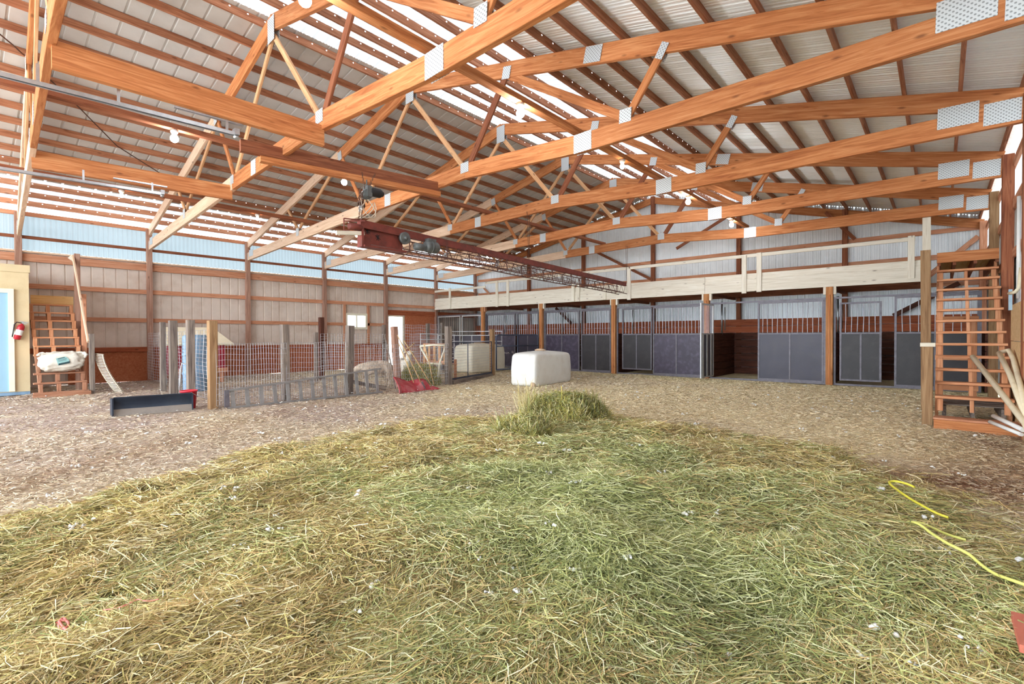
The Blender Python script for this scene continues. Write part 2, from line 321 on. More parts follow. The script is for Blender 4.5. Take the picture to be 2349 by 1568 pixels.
# ------------------------------------------------------------------ building shell
XL, XR, XRG, Y0, YB = -19.68, 1.02, -9.02, -8.5, 19.5
def zTL(x): return 7.18 + .207 * (x - XRG)      # top of the left rafters
def zTR(x): return 7.16 - .25 * (x - XRG)       # top of the right rafters
PH = .14                                        # purlin height
def postY(k): return 1.3286 + 3.0343 * k
def trussY(k, x): return .8506 + 3.0343 * k - .0473 * (x + 9)
def vnoise(x, y, s, seed=0):
    x = x / s + seed * 17.3; y = y / s - seed * 9.7
    xi = np.floor(x).astype(int); yi = np.floor(y).astype(int); fx = x - xi; fy = y - yi
    fx = fx * fx * (3 - 2 * fx); fy = fy * fy * (3 - 2 * fy)
    def hsh(a, b):
        v = np.sin(a * 127.1 + b * 311.7 + seed * 74.7) * 43758.5453; return v - np.floor(v)
    a = hsh(xi, yi); b = hsh(xi + 1, yi); c = hsh(xi, yi + 1); d = hsh(xi + 1, yi + 1)
    return a * (1 - fx) * (1 - fy) + b * fx * (1 - fy) + c * (1 - fx) * fy + d * fx * fy
def sstep(a, b, x):
    t = np.clip((x - a) / (b - a), 0, 1); return t * t * (3 - 2 * t)
# extent of the spread hay (edge running from the front left round the far pile to the right wall)
HEDGE = np.array([(-4.6, -1.6), (-5.05, 0.24), (-5.05, .85), (-5.2, 1.6), (-5.85, 2.6), (-5.65, 4.1), (-5.6, 5.4), (-5.3, 6.3), (-4.6, 6.9), (-3.8, 7.0), (-2.93, 6.9), (-1.39, 6.5), (-.39, 5.8), (.11, 4.92), (.5, 4.0), (1.3, 3.4), (1.3, -1.6)])
def inpoly(x, y, P):
    c = np.zeros(x.shape, bool); n = len(P)
    for i in range(n):
        x1, y1 = P[i]; x2, y2 = P[(i + 1) % n]
        t = ((y1 > y) != (y2 > y)) & (x < (x2 - x1) * (y - y1) / (y2 - y1 + 1e-9) + x1); c ^= t
    return c
def edge_d(x, y, P):
    d = np.full(x.shape, 1e9)
    for i in range(len(P) - 1):
        ax, ay = P[i]; bx, by = P[i + 1]; L2 = (bx - ax) ** 2 + (by - ay) ** 2
        t = np.clip(((x - ax) * (bx - ax) + (y - ay) * (by - ay)) / L2, 0, 1)
        d = np.minimum(d, np.hypot(x - ax - t * (bx - ax), y - ay - t * (by - ay)))
    return d
def haymask(x, y):
    s = np.where(inpoly(x, y, HEDGE), 1, -1) * edge_d(x, y, HEDGE) + (vnoise(x, y, .5, 3) - .5) * .8 + (vnoise(x, y, .17, 13) - .5) * .7
    return sstep(-.8, 1.1, s)
def gauss(x, y, cx, cy, a, b, th=0):
    dx = x - cx; dy = y - cy; u = dx * math.cos(th) + dy * math.sin(th); v = -dx * math.sin(th) + dy * math.cos(th)
    return np.exp(-(u / a) ** 2 - (v / b) ** 2)
def hayH(x, y):
    m = haymask(x, y)
    h = .03 + .13 * vnoise(x, y, .9, 5) ** 1.5 + .08 * vnoise(x, y, .32, 6)
    h += .2 * gauss(x, y, -2.7, 3.3, .9, .4, .8) + .2 * gauss(x, y, -1.9, 3.15, .7, .32, .7) - .1 * gauss(x, y, -2.45, 3.75, .7, .22, .75) + .12 * gauss(x, y, -3.3, 4.4, .9, .4, .8)
    h += .12 * gauss(x, y, -1.9, 2.2, .8, .3, .7) + .10 * gauss(x, y, -3.4, 1.3, .9, .3, .4) + .08 * gauss(x, y, -4.6, 1.0, .8, .25, .3)
    h += .12 * gauss(x, y, -1.2, 4.2, .9, .35, .8) + .09 * gauss(x, y, -.7, 2.9, .7, .3, .9)
    return m * h
def floorH(x, y): return .03 * (vnoise(x, y, 1.3, 1) - .5) + .02 * (vnoise(x, y, .4, 2) - .5)
def set_cols(me, cols):
    a = me.color_attributes.new('Col', 'FLOAT_COLOR', 'POINT'); c = np.ones((len(cols), 4), np.float32); c[:, :3] = cols; a.data.foreach_set('color', c.ravel())
def npc(r, g, b): return np.array(srgb(r, g, b)[:3])
def grid_obj(name, x0, x1, y0, y1, step, hf, cf, m):
    xs = np.arange(x0, x1 + step * .5, step); ys = np.arange(y0, y1 + step * .5, step); X, Y = np.meshgrid(xs, ys); nx, ny = len(xs), len(ys)
    Z = hf(X, Y); V = np.stack([X, Y, Z], -1).reshape(-1, 3)
    i = np.arange(nx * ny).reshape(ny, nx); F = np.stack([i[:-1, :-1], i[:-1, 1:], i[1:, 1:], i[1:, :-1]], -1).reshape(-1, 4)
    me = bpy.data.meshes.new(name); me.from_pydata(V.tolist(), [], F.tolist()); me.polygons.foreach_set('use_smooth', [True] * len(F))
    set_cols(me, cf(X.ravel(), Y.ravel())); me.materials.append(m); me.update()
    o = bpy.data.objects.new(name, me); COL.objects.link(o); return o
def floor_col(x, y):
    straw = npc(232, 216, 180); dirt = npc(184, 166, 156); dark = npc(138, 100, 80); green = npc(216, 208, 156)
    w = sstep(-11, -5, x) * .6 + sstep(5, 9, y) * .5; w = np.clip(w + (vnoise(x, y, 1.2, 8) - .5) * .8, 0, 1)[:, None]
    c = dirt * (1 - w) + straw * w
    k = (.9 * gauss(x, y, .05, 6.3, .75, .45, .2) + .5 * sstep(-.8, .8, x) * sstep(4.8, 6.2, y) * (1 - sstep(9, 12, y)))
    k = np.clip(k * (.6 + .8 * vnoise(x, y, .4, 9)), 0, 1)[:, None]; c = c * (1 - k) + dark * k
    g = (sstep(14.5, 15.6, y) * .5 * (.4 + vnoise(x, y, 1., 4)))[:, None]; c = c * (1 - g) + green * g
    t = (gauss(x, y, -7.2, 1.2, 5, .35, -.95) * .5)[:, None]; c = c * (1 - t) + npc(150, 116, 92) * t
    return c
fl = struct(grid_obj('floor', XL - .4, XR + .3, Y0 - 1.5, YB + .2, .11, lambda x, y: floorH(x, y), floor_col, MT['ground']))
og = MB(); og.box(-60, 40, -30, 60, -.25, -.2); struct(og.build('floor', MT['outdoor'])).name = 'floor_outside'

def walls():
    # left wall: dusty steel below, translucent band above
    def rib(mb, y0, y1, z0, z1):
        o = ribbed('x', MT['wall_l'], (XL, y0, z0), (0, 1, 0), (0, 0, 1), (-1, 0, 0), y1 - y0, z1 - z0, rib=.3, minor=False)
        mb.add([tuple(v.co) for v in o.data.vertices], [tuple(p.vertices) for p in o.data.polygons]); bpy.data.objects.remove(o)
    mb = MB()
    for a in ((Y0, 11.5, 0, 3.9), (11.5, 12.43, 0, 1.83), (11.5, 12.43, 2.37, 3.9), (12.43, 13.62, 0, 3.9), (13.62, 14.49, 2.4, 3.9), (14.49, YB, 0, 3.9)): rib(mb, *a)
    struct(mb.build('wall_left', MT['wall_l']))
    struct(ribbed('window_1', MT['poly'], (XL + .01, Y0, 3.9), (0, 1, 0), (0, 0, 1), (-1, 0, 0), YB - Y0, 1.1, rib=.12, rw=.06, rd=.012, minor=False))
    # kick boards
    for (a, b) in ((2.35, 13.55), (14.55, YB)):
        m2 = MB(); m2.box(XL + .03, XL + .06, a, b, 0, 1.08); struct(m2.build('baseboard_left', MT['ply'], loc=(XL, a, 0)))
    # right wall
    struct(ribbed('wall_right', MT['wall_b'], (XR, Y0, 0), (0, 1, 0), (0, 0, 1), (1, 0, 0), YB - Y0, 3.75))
    struct(ribbed('window_2', MT['poly_w'], (XR - .01, Y0, 3.75), (0, 1, 0), (0, 0, 1), (1, 0, 0), YB - Y0, .95, rib=.25, minor=False))
    # gable wall
    o = ribbed('wall_back', MT['wall_b'], (XL - .2, YB, 0), (1, 0, 0), (0, 0, 1), (0, 1, 0), XR - XL + .4, 7.3, rib=.23, rw=.045)
    for v in o.data.vertices:
        if v.co.z > 1: v.co.z = (zTL(v.co.x) if v.co.x < XRG else zTR(v.co.x)) + PH
    struct(o)
    # roof sheets
    def slope(name, xa, xb, m, rib=.3, minor=True, dz=0.0):
        f = zTL if xb <= XRG + .01 else zTR
        za, zb = f(xa) + PH + dz, f(xb) + PH + dz; v = Vector((xb - xa, 0, zb - za)); n = Vector((-(zb - za), 0, xb - xa)).normalized()
        return struct(ribbed(name, m, (xa, Y0, za), (0, 1, 0), v.normalized(), n, YB - Y0, v.length, rib=rib, rw=.05, rd=.02, minor=minor))
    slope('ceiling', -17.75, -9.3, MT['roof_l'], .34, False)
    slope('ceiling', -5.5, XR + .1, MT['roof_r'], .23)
    slope('window_3', -19.75, -17.75, MT['sky_r'], .23)
    slope('window_4', -9.3, XRG, MT['sky_r'], .23); slope('window_5', XRG, -5.5, MT['sky_r'], .23)
walls()
# left wall window and door
wn = struct(thing('window_6', None, None, (XL, 11.96, 2.1)))
f = MB()
for (a, b, c, d) in ((11.44, 11.52, 1.76, 2.44), (12.41, 12.5, 1.76, 2.44), (11.44, 12.5, 1.74, 1.84), (11.44, 12.5, 2.36, 2.45), (11.94, 11.99, 1.8, 2.4)): f.box(XL - .03, XL + .1, a, b, c, d)
f.build('window_frame', MT['trimw'], wn); f = MB(); f.box(XL - .02, XL, 11.5, 12.43, 1.82, 2.38); f.build('pane', MT['glass'], wn)
dr = struct(thing('door_1', None, None, (XL, 14.05, 0)))
f = MB()
for (a, b, c, d) in ((13.55, 13.66, 0, 2.45), (14.44, 14.55, 0, 2.45), (13.55, 14.55, 2.36, 2.46)): f.box(XL - .05, XL + .09, a, b, c, d)
f.build('door_frame', MT['trimw'], dr)
f = MB(); f.box(XL - .75, XL - .05, 13.62, 13.66, .03, 2.36); f.build('door_leaf', MT['white'], dr)

# ------------------------------------------------------------------ posts and girts
ORD = ['first', 'second', 'third', 'fourth', 'fifth', 'sixth', 'seventh', 'eighth', 'ninth', 'tenth', 'eleventh', 'twelfth', 'thirteenth', 'fourteenth', 'fifteenth', 'sixteenth', 'seventeenth', 'eighteenth']
def tb(name, p0, p1, w, h, m, label, cat, group=None, upv=(0, 0, 1)):
    return tag(beam(name, p0, p1, w, h, MT[m], None, upv), label, cat, group)
for k in range(7):
    y = postY(k) if k < 6 else 19.33
    lb = ['dusty brown timber wall post behind the office corner in the left wall', 'timber wall post of the left wall right of the stairs under the second truss', 'timber wall post of the left wall right of the cream-roofed shelter', 'timber wall post of the left wall left of the small window', 'timber wall post of the left wall beside the bright doorway', 'timber wall post of the left wall where the loft front begins', 'timber corner post at the far left above the loft'][k]
    tb('wall_post', (-19.55, y, 0), (-19.55, y, zTL(-19.55) - .06), .14, .15, 'post', lb, 'post', 'left wall posts', (0, 1, 0))
for k in range(3, 7):
    y = trussY(k, .9) if k < 6 else 19.3
    m = {3: 'fir_dark', 4: 'fir_dark', 5: 'treat', 6: 'girt'}[k]; x = .9
    lb = ['', '', '', 'dark timber wall post of the right wall nearest the camera', 'dark red-brown timber post of the right wall beside the wooden stairs', 'greenish treated post of the right wall behind the top of the stairs', 'timber corner post at the far right of the loft'][k]
    tb('wall_post', (x, y, 0), (x, y, zTR(x) - .06), .16, .16, m, lb, 'post', 'right wall posts', (0, 1, 0))
for z0, z1, dx, nm, m in ((4.22, 4.31, .05, 'thin dark rail across the blue translucent wall band', 'fir_dark'), (3.58, 3.8, .06, 'wide pinkish header board under the blue translucent wall band', 'girt'), (2.82, 2.96, .05, 'long orange girt board of the left wall, below the wide header', 'girt'), (1.9, 2.03, .05, 'lowest orange girt board of the left wall at window height', 'girt'), (.95, 1.1, .09, 'board capping the plywood kick wall of the left wall', 'board_rust')):
    seg = [(Y0, YB)] if z0 > 2.5 else [(Y0, 11.44), (12.5, 13.55)] if z0 > 1.5 else [(Y0, 13.5), (14.6, 16.5)]
    for i, (a, b) in enumerate(seg):
        l2 = nm if len(seg) == 1 else nm + (', near length' if i == 0 else ', short end')
        tb('wall_girt', (-19.6, a, (z0 + z1) / 2), (-19.6, b, (z0 + z1) / 2), dx, z1 - z0, m, l2, 'board')
tb('header_board', (-19.585, Y0, 3.85), (-19.585, YB, 3.85), .12, .05, 'fir_pale', 'pale ledge board along the bottom of the blue translucent band', 'board')
tb('eave_board', (-19.62, Y0, 4.93), (-19.62, YB, 4.93), .06, .12, 'girt', 'long eave board above the blue translucent band of the left wall', 'board')
for y, lb in ((11.38, 'short upright stud left of the small window'), (12.56, 'short upright stud right of the small window')):
    tb('window_stud', (-19.6, y, .1), (-19.6, y, 2.83), .05, .12, 'girt', lb, 'stud', upv=(0, 1, 0))
tb('door_header', (-19.58, 13.5, 2.55), (-19.58, YB, 2.55), .08, .24, 'board_rust', 'deep brown header board above the bright doorway', 'board')
o = MB(); o.box(-19.6, -19.57, 14.58, 16.4, 1.0, 2.43); tag(o.build('plywood_sheet', MT['ply'], loc=(-19.58, 15.5, 1.0)), 'orange plywood sheet on the wall right of the bright doorway', 'plywood')
for z, lb in ((4.12, 'upper'), (4.4, 'top')): pass
for z, dz, lb, m in ((4.45, .12, 'upper girt board on the right wall between translucent sheets', 'girt'), (3.72, .16, 'girt board of the right wall under its translucent sheets', 'girt'), (2.85, .14, 'girt board of the right wall at loft height', 'girt')):
    tb('wall_girt', (.98, Y0, z), (.98, YB, z), .05, dz, m, lb, 'board')
# gable framing
GX = [-18.83, -15.7, -12.45, -9.04, -5.66, -2.37, .84]
for i, x in enumerate(GX[1:-1]):
    zt = (zTL(x) if x < XRG else zTR(x)) + .02
    lb = ['gable post far left above the loft with a diagonal brace beside it', 'second gable post from the left, just left of the peak', 'tall gable post under the roof peak', 'gable post right of the roof peak', 'gable post behind the right half of the loft railing'][i]
    tb('gable_post', (x, 19.33, 0), (x, 19.33, zt), .15, .14, 'fir_dark', lb, 'post', 'gable posts', (0, 1, 0))
for z, h, lb in ((3.72, .15, 'long girt board on the gable wall just above the loft railing'), (4.48, .13, 'upper long girt board high on the gable wall'), (2.0 + .9, .12, 'girt board on the gable wall at the loft floor')):
    tb('gable_girt', (-19.4, 19.43, z), (.9, 19.43, z), .05, h, 'girt', lb, 'board')
tb('gable_rafter', (-19.5, 19.36, zTL(-19.5) - .13), (XRG, 19.36, zTL(XRG) - .13), .06, .26, 'fir_orange', 'left rafter board along the top of the gable wall', 'rafter')
tb('gable_rafter', (XRG, 19.36, zTR(XRG) - .13), (.9, 19.36, zTR(.9) - .13), .06, .26, 'fir_orange', 'right rafter board along the top of the gable wall', 'rafter')
tb('diagonal_brace', (-.35, 19.3, 3.1), (.8, 19.3, 4.2), .06, .14, 'girt', 'diagonal brace in the right corner of the gable above the stairs', 'brace')
tb('diagonal_brace', (-18.9, 19.3, 4.1), (-17.6, 19.3, 3.0), .06, .1, 'girt', 'diagonal brace in the left corner of the gable', 'brace')
for i, (x0, z0, x1, z1, lb) in enumerate(((-11.9, 5.3, -9.02, 3.72, 'long knee brace leaning on the gable left of the peak post'), (-8.0, 4.9, -5.62, 6.08, 'diagonal brace rising right of the peak on the gable'), (-2.9, 5.5, -2.1, 4.5, 'steep diagonal brace beside the right gable post'))):
    tb('diagonal_brace', (x0, 19.24, z0), (x1, 19.24, z1), .05, .11, 'fir_dark', lb, 'brace')

# ------------------------------------------------------------------ purlins
def purlin(x, f, m, lb, dots):
    z = f(x) + PH / 2
    o = tb('roof_purlin', (x, Y0, z), (x, YB, z), .045, PH, m, lb, 'purlin', 'purlins of the ' + ('left' if f is zTL else 'right') + ' roof slope')
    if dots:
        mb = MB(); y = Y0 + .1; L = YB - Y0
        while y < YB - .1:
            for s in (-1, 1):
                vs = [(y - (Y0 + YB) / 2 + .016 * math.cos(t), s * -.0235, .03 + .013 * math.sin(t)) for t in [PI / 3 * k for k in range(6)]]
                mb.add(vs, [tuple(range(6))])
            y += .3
        q = mb.build('leak_glow_dots', MT['dot']); q.parent = o; q['kind'] = 'stuff'  # glowing discs on the purlin faces imitate daylight leaks
i = 0; x = -9.42
while x > -19.6:
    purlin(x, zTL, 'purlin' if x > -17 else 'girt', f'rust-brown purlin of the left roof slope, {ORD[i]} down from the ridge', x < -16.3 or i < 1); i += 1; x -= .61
i = 0; x = -8.65
while x < .95:
    purlin(x, zTR, 'purlin', f'orange-brown purlin of the right roof slope, {ORD[i]} down from the ridge', x < -4.6); i += 1; x += .632

# ------------------------------------------------------------------ roof trusses
def bcz(x):   # underside of the bottom chord (slightly cambered)
    P = [(-19.6, 4.26), (-15, 4.44), (-11.2, 4.5), (-7.15, 4.55), (-4.3, 4.33), (-1.4, 4.27), (.82, 4.24)]
    for (a, b), (c, d) in zip(P, P[1:]):
        if a <= x <= c: return b + (d - b) * (x - a) / (c - a)
    return P[0][1] if x < P[0][0] else P[-1][1]
def make_truss():
    t = thing('roof_truss', 'x', 'truss', (-9.0, trussY(1, -9), 4.4), 'roof trusses spanning the barn')
    P = lambda x, z, dy=0: (x, trussY(1, x) + dy, z)
    bh = .29
    for (a, b, m) in ((-19.5, -11.2, 'fir_pale'), (-11.2, -7.15, 'fir_orange'), (-7.15, -4.3, 'fir_orange'), (-4.3, .82, 'fir_orange')):  # left length paler: overexposed light painted into its wood colour
        beam('bottom_chord', P(a, bcz(a) + bh / 2), P(b, bcz(b) + bh / 2), .085, bh, MT[m], t)
    beam('top_chord', P(-19.6, zTL(-19.6) - .14), P(-12.4, zTL(-12.4) - .14), .07, .28, MT['fir_pale'], t)  # pale tone here is painted-in overexposure of the same fir
    beam('top_chord', P(-12.4, zTL(-12.4) - .14), P(XRG, zTL(XRG) - .14), .07, .28, MT['fir_orange'], t)
    beam('top_chord', P(XRG, zTR(XRG) - .14), P(-4.1, zTR(-4.1) - .14), .07, .28, MT['fir_orange'], t)
    beam('top_chord', P(-4.1, zTR(-4.1) - .14), P(.83, zTR(.83) - .14), .07, .28, MT['fir_orange'], t)
    for (a, za, b, zb, w, m) in ((-9.07, 6.75, -11.05, 4.82, .1, 'web'), (-8.97, 6.75, -7.25, 4.82, .1, 'web'), (-7.05, 4.8, -6.05, 6.15, .14, 'fir_dark'), (-5.95, 6.15, -3.6, 4.68, .14, 'fir_orange'), (-3.5, 4.66, -2.96, 5.4, .12, 'fir_orange'),
                                 (-11.2, 4.8, -12.25, 6.25, .1, 'fir_orange'), (-12.35, 6.25, -14.95, 4.8, .1, 'web'), (-15.1, 4.75, -15.9, 5.55, .1, 'web')):
        beam('web', P(a, za, .0), P(b, zb, .0), .045, w, MT[m], t, (0, 1, 0) if 0 else (0, 0, 1))
    def plate(x, z, w, h, th=0.0, sh=0.0):
        for s in (-1, 1):
            o = beam('nail_plate', (0, 0, 0), (w, 0, 0), .004, h, MT['plate'], t, bev=.001)
            q = Vector(P(x, z, s * .047)) - wloc(t); mt = Matrix.Rotation(-.0473, 4, 'Z') @ Matrix.Rotation(-th, 4, 'Y'); mt.translation = q; o.matrix_basis = mt
    plate(-9.02, 6.88, .3, .44); plate(-4.1, zTR(-4.1) - .14, .32, .25, -.24); plate(-5.98, zTR(-5.98) - .2, .2, .22, -.24); plate(-12.3, zTL(-12.3) - .2, .2, .24, .2)
    plate(-4.3, 4.48, .34, .3); plate(-7.15, 4.76, .24, .2); plate(-11.2, 4.7, .2, .18); plate(-9.95, 4.66, .25, .28); plate(-3.53, 4.66, .2, .2, -.05); plate(-2.95, 5.38, .12, .22, -.55)
    plate(-15.05, 4.66, .2, .24); plate(.17, 4.52, .44, .3, -.03); plate(.62, 4.43, .37, .3, -.03); plate(-19.1, 4.5, .4, .24); plate(-19.5, 4.42, .14, .22)
    return t
tr = make_truss()
TL = ['nearest truss, crossing steeply at the upper left edge', 'large near truss with splice plate at upper centre, joined to the hoist beams', 'truss whose right heel plates touch the top right edge', 'truss with the white lamp hanging just in front of its peak', 'truss ending at the dark post beside the stairs', 'far truss in front of the gable, above the loft edge']
for k in range(6):
    o = tr if k == 1 else copy_tree(tr, off=(0, 3.0343 * (k - 1), 0)); o['label'] = 'timber ' + TL[k]
# runners on the bottom chords
for x, z, m, lb in ((-4.5, 4.74, 'fir_orange', 'long timber runner on the truss bottoms nearest the right wall, under the white lamps'), (-9.5, 4.85, 'fir_dark', 'dark brown timber runner on the truss bottoms near the middle'), (-14.05, 4.8, 'fir_dark', 'dark timber runner on the truss bottoms nearest the left wall, above the warm lamps')):
    tb('timber_runner', (x, Y0, z), (x, 16.2, z), .11, .09, m, lb, 'beam')
def TY(k, x): return trussY(k, x)
tb('cross_beam', (-7.25, TY(0, -7.25), 4.46), (-7.12, TY(1, -7.1), 4.46), .09, .3, 'fir_orange', 'thick orange beam between the two nearest trusses that carries the upper galvanized track', 'beam')
tb('cross_beam', (-11.75, TY(0, -11.7), 4.46), (-11.35, TY(1, -11.3), 4.46), .09, .3, 'fir_orange', 'orange beam between the near trusses above the lower galvanized track', 'beam')
hb = thing('hoist_beam', 'brown beam with a yellowish lower lip from which the chain hoist hangs', 'beam', (-8.35, 5.3, 4.4))
beam('web_board', (-8.72, 3.2, 4.56), (-8.05, TY(2, -8.05), 4.56), .11, .2, MT['fir_dark'], hb)
beam('lip_board', (-8.69, 3.5, 4.41), (-8.02, TY(2, -8.05), 4.41), .13, .1, MT['fir_orange'], hb)

def track(lb, x0, y0, x1, y1, z, hang):
    t = thing('track_rail', lb, 'track', ((x0 + x1) / 2, (y0 + y1) / 2, z))
    m = MB(); a = Vector((x0, y0, z)); b = Vector((x1, y1, z)); s = Vector((.03, 0, 0))
    m.bar(a, b, .07, .006); m.bar(a + s + Vector((0, 0, -.02)), b + s + Vector((0, 0, -.02)), .006, .045); m.bar(a - s + Vector((0, 0, -.02)), b - s + Vector((0, 0, -.02)), .006, .045); m.bar(a - s * .5 + Vector((0, 0, -.04)), b - s * .5 + Vector((0, 0, -.04)), .02, .006)
    m.build('rail', MT['galv'], t)
    for q, zt in hang:
        p = a.lerp(b, q); m = MB(); m.bar(p + Vector((0, -.02, 0)), p + Vector((0, -.02, zt - z)), .045, .006, (0, 1, 0)); m.bar(p + Vector((.02, -.02, 0)), p + Vector((.02, -.02, zt - z)), .006, .03, (0, 1, 0)); m.build('hanger', MT['galv'], t)
    m = MB(); e = b + Vector((0, .02, 0)); m.lathe([(.0, -.02), (.03, -.02), (.03, .02), (0, .02)], e + Vector((0, 0, -.05)), 12, 'x'); m.box(e.x - .05, e.x + .05, e.y - .03, e.y + .03, z - .03, z + .05); m.build('end_bracket', MT['galv'], t)
    m = MB(); m.bar(a.lerp(b, .82) + Vector((0, 0, .13)), b + Vector((0, .1, .13)), .05, .02); m.build('cross_strap', MT['galv'], t)
track('upper galvanized track rail hanging from the near orange beam', -7.55, -1.2, -7.22, 2.58, 4.17, ((.5, 4.36), (.68, 4.36), (.98, 4.34)))
track('lower galvanized track rail hanging further left', -11.75, -1.2, -11.3, 2.72, 4.18, ((.72, 4.36), (.97, 4.34)))

# ------------------------------------------------------------------ lamps
def lamp(x, y, z, warm, lb):
    t = thing('ceiling_lamp', lb, 'lamp', (x, y, z), 'bare bulb lamps under the runners')
    m = MB(); m.lathe([(0, .0), (.055, 0), (.055, -.035), (.035, -.06), (.03, -.075), (0, -.075)], (x, y, z), 16); m.build('lamp_base', MT['white'], t)
    m = MB(); r = .06 if not warm else .045
    m.lathe([(.02, -.07)] + [(r * math.sin(a), -.075 - r * 1.05 + r * 1.05 * math.cos(a)) for a in [PI * k / 8 for k in range(2, 9)]], (x, y, z), 16)
    m.build('bulb', MT['bulb_y' if warm else 'bulb'], t)
LY = [2.23, 5.36, 8.32, 11.5, 14.69]
for k, y in enumerate(LY): lamp(-4.5, y, 4.69, k == 2, ['white ceiling lamp at the top edge, nearest of the right-hand row', 'white ceiling lamp glowing left of centre in front of a truss peak', 'warm yellow ceiling lamp in the right-hand row', 'white ceiling lamp near the gable in the right-hand row', 'farthest white ceiling lamp above the loft railing'][k])
for k, y in enumerate([2.48, 5.53]): lamp(-9.5, y, 4.8, False, ['white ceiling lamp left, under the dark middle runner', 'white ceiling lamp left of the chain hoist'][k])
for k, y in enumerate([2.63, 5.58, 8.6, 11.62, 14.6]): lamp(-14.05, y, 4.75, True, f'small warm lamp of the left-hand row, {ORD[k]} from the left')
# ------------------------------------------------------------------ loft
YF = 16.4
lf = thing('hay_loft', 'cream-boarded loft running above the dark stalls along the gable wall', 'loft', (-10, 16.4, 2.8))
for i, (a, b) in enumerate(((-19.5, -9.6), (-9.6, -5.85), (-5.85, -.35))):
    beam('fascia_board', (a, YF, 2.96), (b - .01, YF, 2.96), .05, .38, MT['loft'], lf)
    beam('fascia_board', (a, YF + .03, 3.24), (b - .01, YF + .03, 3.24), .05, .18, MT['loft'], lf)
beam('deck_board', (-19.5, 17.95, 3.1), (-.35, 17.95, 3.1), 2.95, .05, MT['pine'], lf)
for k in range(7): beam('joist', (-19.4, YF + .3 + k * .42, 2.93), (-.35, YF + .3 + k * .42, 2.93), .05, .26, MT['fir_dark'], lf)
for i, x in enumerate((-16.08, -12.65, -9.23, -5.8, -2.37)):
    beam('girder', (x, YF + .03, 2.8), (x, 19.3, 2.8), .09, .14, MT['fir_dark'], lf)
rl = thing('loft_railing', 'cream railing of posts and a single top rail along the loft edge', 'railing', (-10, 16.35, 2.8))
for x, z0, z1 in ((-18.32, 2.78, 3.8), (-15.15, 2.74, 3.9), (-14.49, 2.74, 3.9), (-11.02, 2.78, 3.5), (-10.78, 2.78, 3.5), (-9.6, 2.78, 3.2), (-8.58, 2.72, 3.86), (-4.63, 2.72, 3.9), (-4.2, 2.74, 3.94), (-.58, 2.86, 3.96)):
    beam('railing_post', (x, YF - .05, z0), (x, YF - .05, z1), .14, .045, MT['loft'], rl, (0, 1, 0))
for a, b, z in ((-15.9, -8.6, 3.88), (-8.55, -.5, 3.88), (-19.5, -15.9, 3.7)):
    beam('top_rail', (a, YF - .01, z), (b, YF - .01, z), .04, .1, MT['loft'], rl)
tb('newel_post', (-.27, 16.05, 2.8), (-.27, 15.75, 4.32), .16, .1, 'loft', 'tall cream post rising from the loft edge to the far truss beside the stairs', 'post', upv=(0, 1, 0))
for i, x in enumerate((-16.08, -12.65, -9.23, -5.8, -2.37)):
    t = thing('loft_post', ['loft support post left of the pipe gate, behind the pen', 'loft support post holding the bow-topped pipe gate', 'loft support post just right of the near water tank', 'loft support post beside the open stall gate', 'loft support post between the two right-hand stalls'][i], 'post', (x, YF + .02, 0), 'posts under the loft front')
    beam('timber', (x, YF + .02, 0), (x, YF + .02, 2.77), .17, .15, MT['stall_post'], t, (0, 1, 0))
    for s in (-1, 1): beam('bearing_block', (x + s * .12, YF + .04, 2.56), (x + s * .12, YF + .04, 2.77), .07, .12, MT['loft' if x > -13 else 'girt'], t, (0, 1, 0))
    beam('groove_strip', (x + .0, YF - .065, .02), (x + .0, YF - .065, 2.55), .045, .02, MT['fir_orange'], t, (0, 1, 0))

# ------------------------------------------------------------------ stalls
SB = [-19.5, -16.08, -12.65, -9.23, -5.8, -2.37, .84]
def panel(t, xa, xb, y, m, seams=(), bars=True, frame='steel', zt=2.40, zb=.08, zm=1.46, barn=.12, nm=('panel', 'bars', 'frame')):
    mb = MB(); mb.box(xa, xb, y - .006, y + .006, zb, zm - .02)
    mb.build(nm[0], MT[m], t)
    f = MB(); r = .022
    f.box(xa, xb, y - r, y + r, zm - r, zm + r); f.box(xa, xb, y - r, y + r, zb - .03, zb + .015); f.box(xa, xb, y - r, y + r, zt - r, zt + r)
    for x in (xa + r, xb - r): f.box(x - r, x + r, y - r, y + r, zb, zt)
    for s in seams: f.box(s - .018, s + .018, y - .02, y + .02, zb, zm)
    f.build(nm[2], MT[frame], t)
    if bars:
        b = MB(); n = max(2, int((xb - xa) / barn))
        for k in range(1, n): x = xa + (xb - xa) * k / n; b.tube([(x + random.uniform(-.004, .004), y, zm), (x + random.uniform(-.012, .012), y + random.uniform(-.006, .006), (zm + zt) / 2), (x, y, zt)], .011, 6, False)
        b.build(nm[1], MT['bar' if frame == 'steel' else 'stall_k'], t)
def stall(i, lb): return thing('stall_front', lb, 'stall', ((SB[i] + SB[i + 1]) / 2, YF + .1, 0), 'steel horse stall fronts under the loft')
def rails(t, i, zt=2.43):
    m = MB(); a, b = SB[i] + .09, SB[i + 1] - .09
    m.box(a, b, YF + .05, YF + .11, zt, zt + .05); m.box(a, b, YF + .05, YF + .11, .0, .05)
    m.box(a, a + .05, YF + .05, YF + .11, 0, zt); m.box(b - .05, b, YF + .05, YF + .11, 0, zt)
    m.build('outer_frame', MT['steel'], t)
yp = YF + .08
t = stall(0, 'leftmost stall front with a light-framed barred door, half hidden behind the pen'); rails(t, 0)
panel(t, -19.35, -17.7, yp, 'stall', (-18.5,), frame='steel_w', barn=.14); panel(t, -17.6, -16.25, yp + .01, 'stall', (-16.9,), frame='steel_w', barn=.11, nm=('door_panel', 'door_bars', 'door_frame'))
t = stall(1, 'stall front behind the bow-topped pipe gate, purple-grey panels'); rails(t, 1)
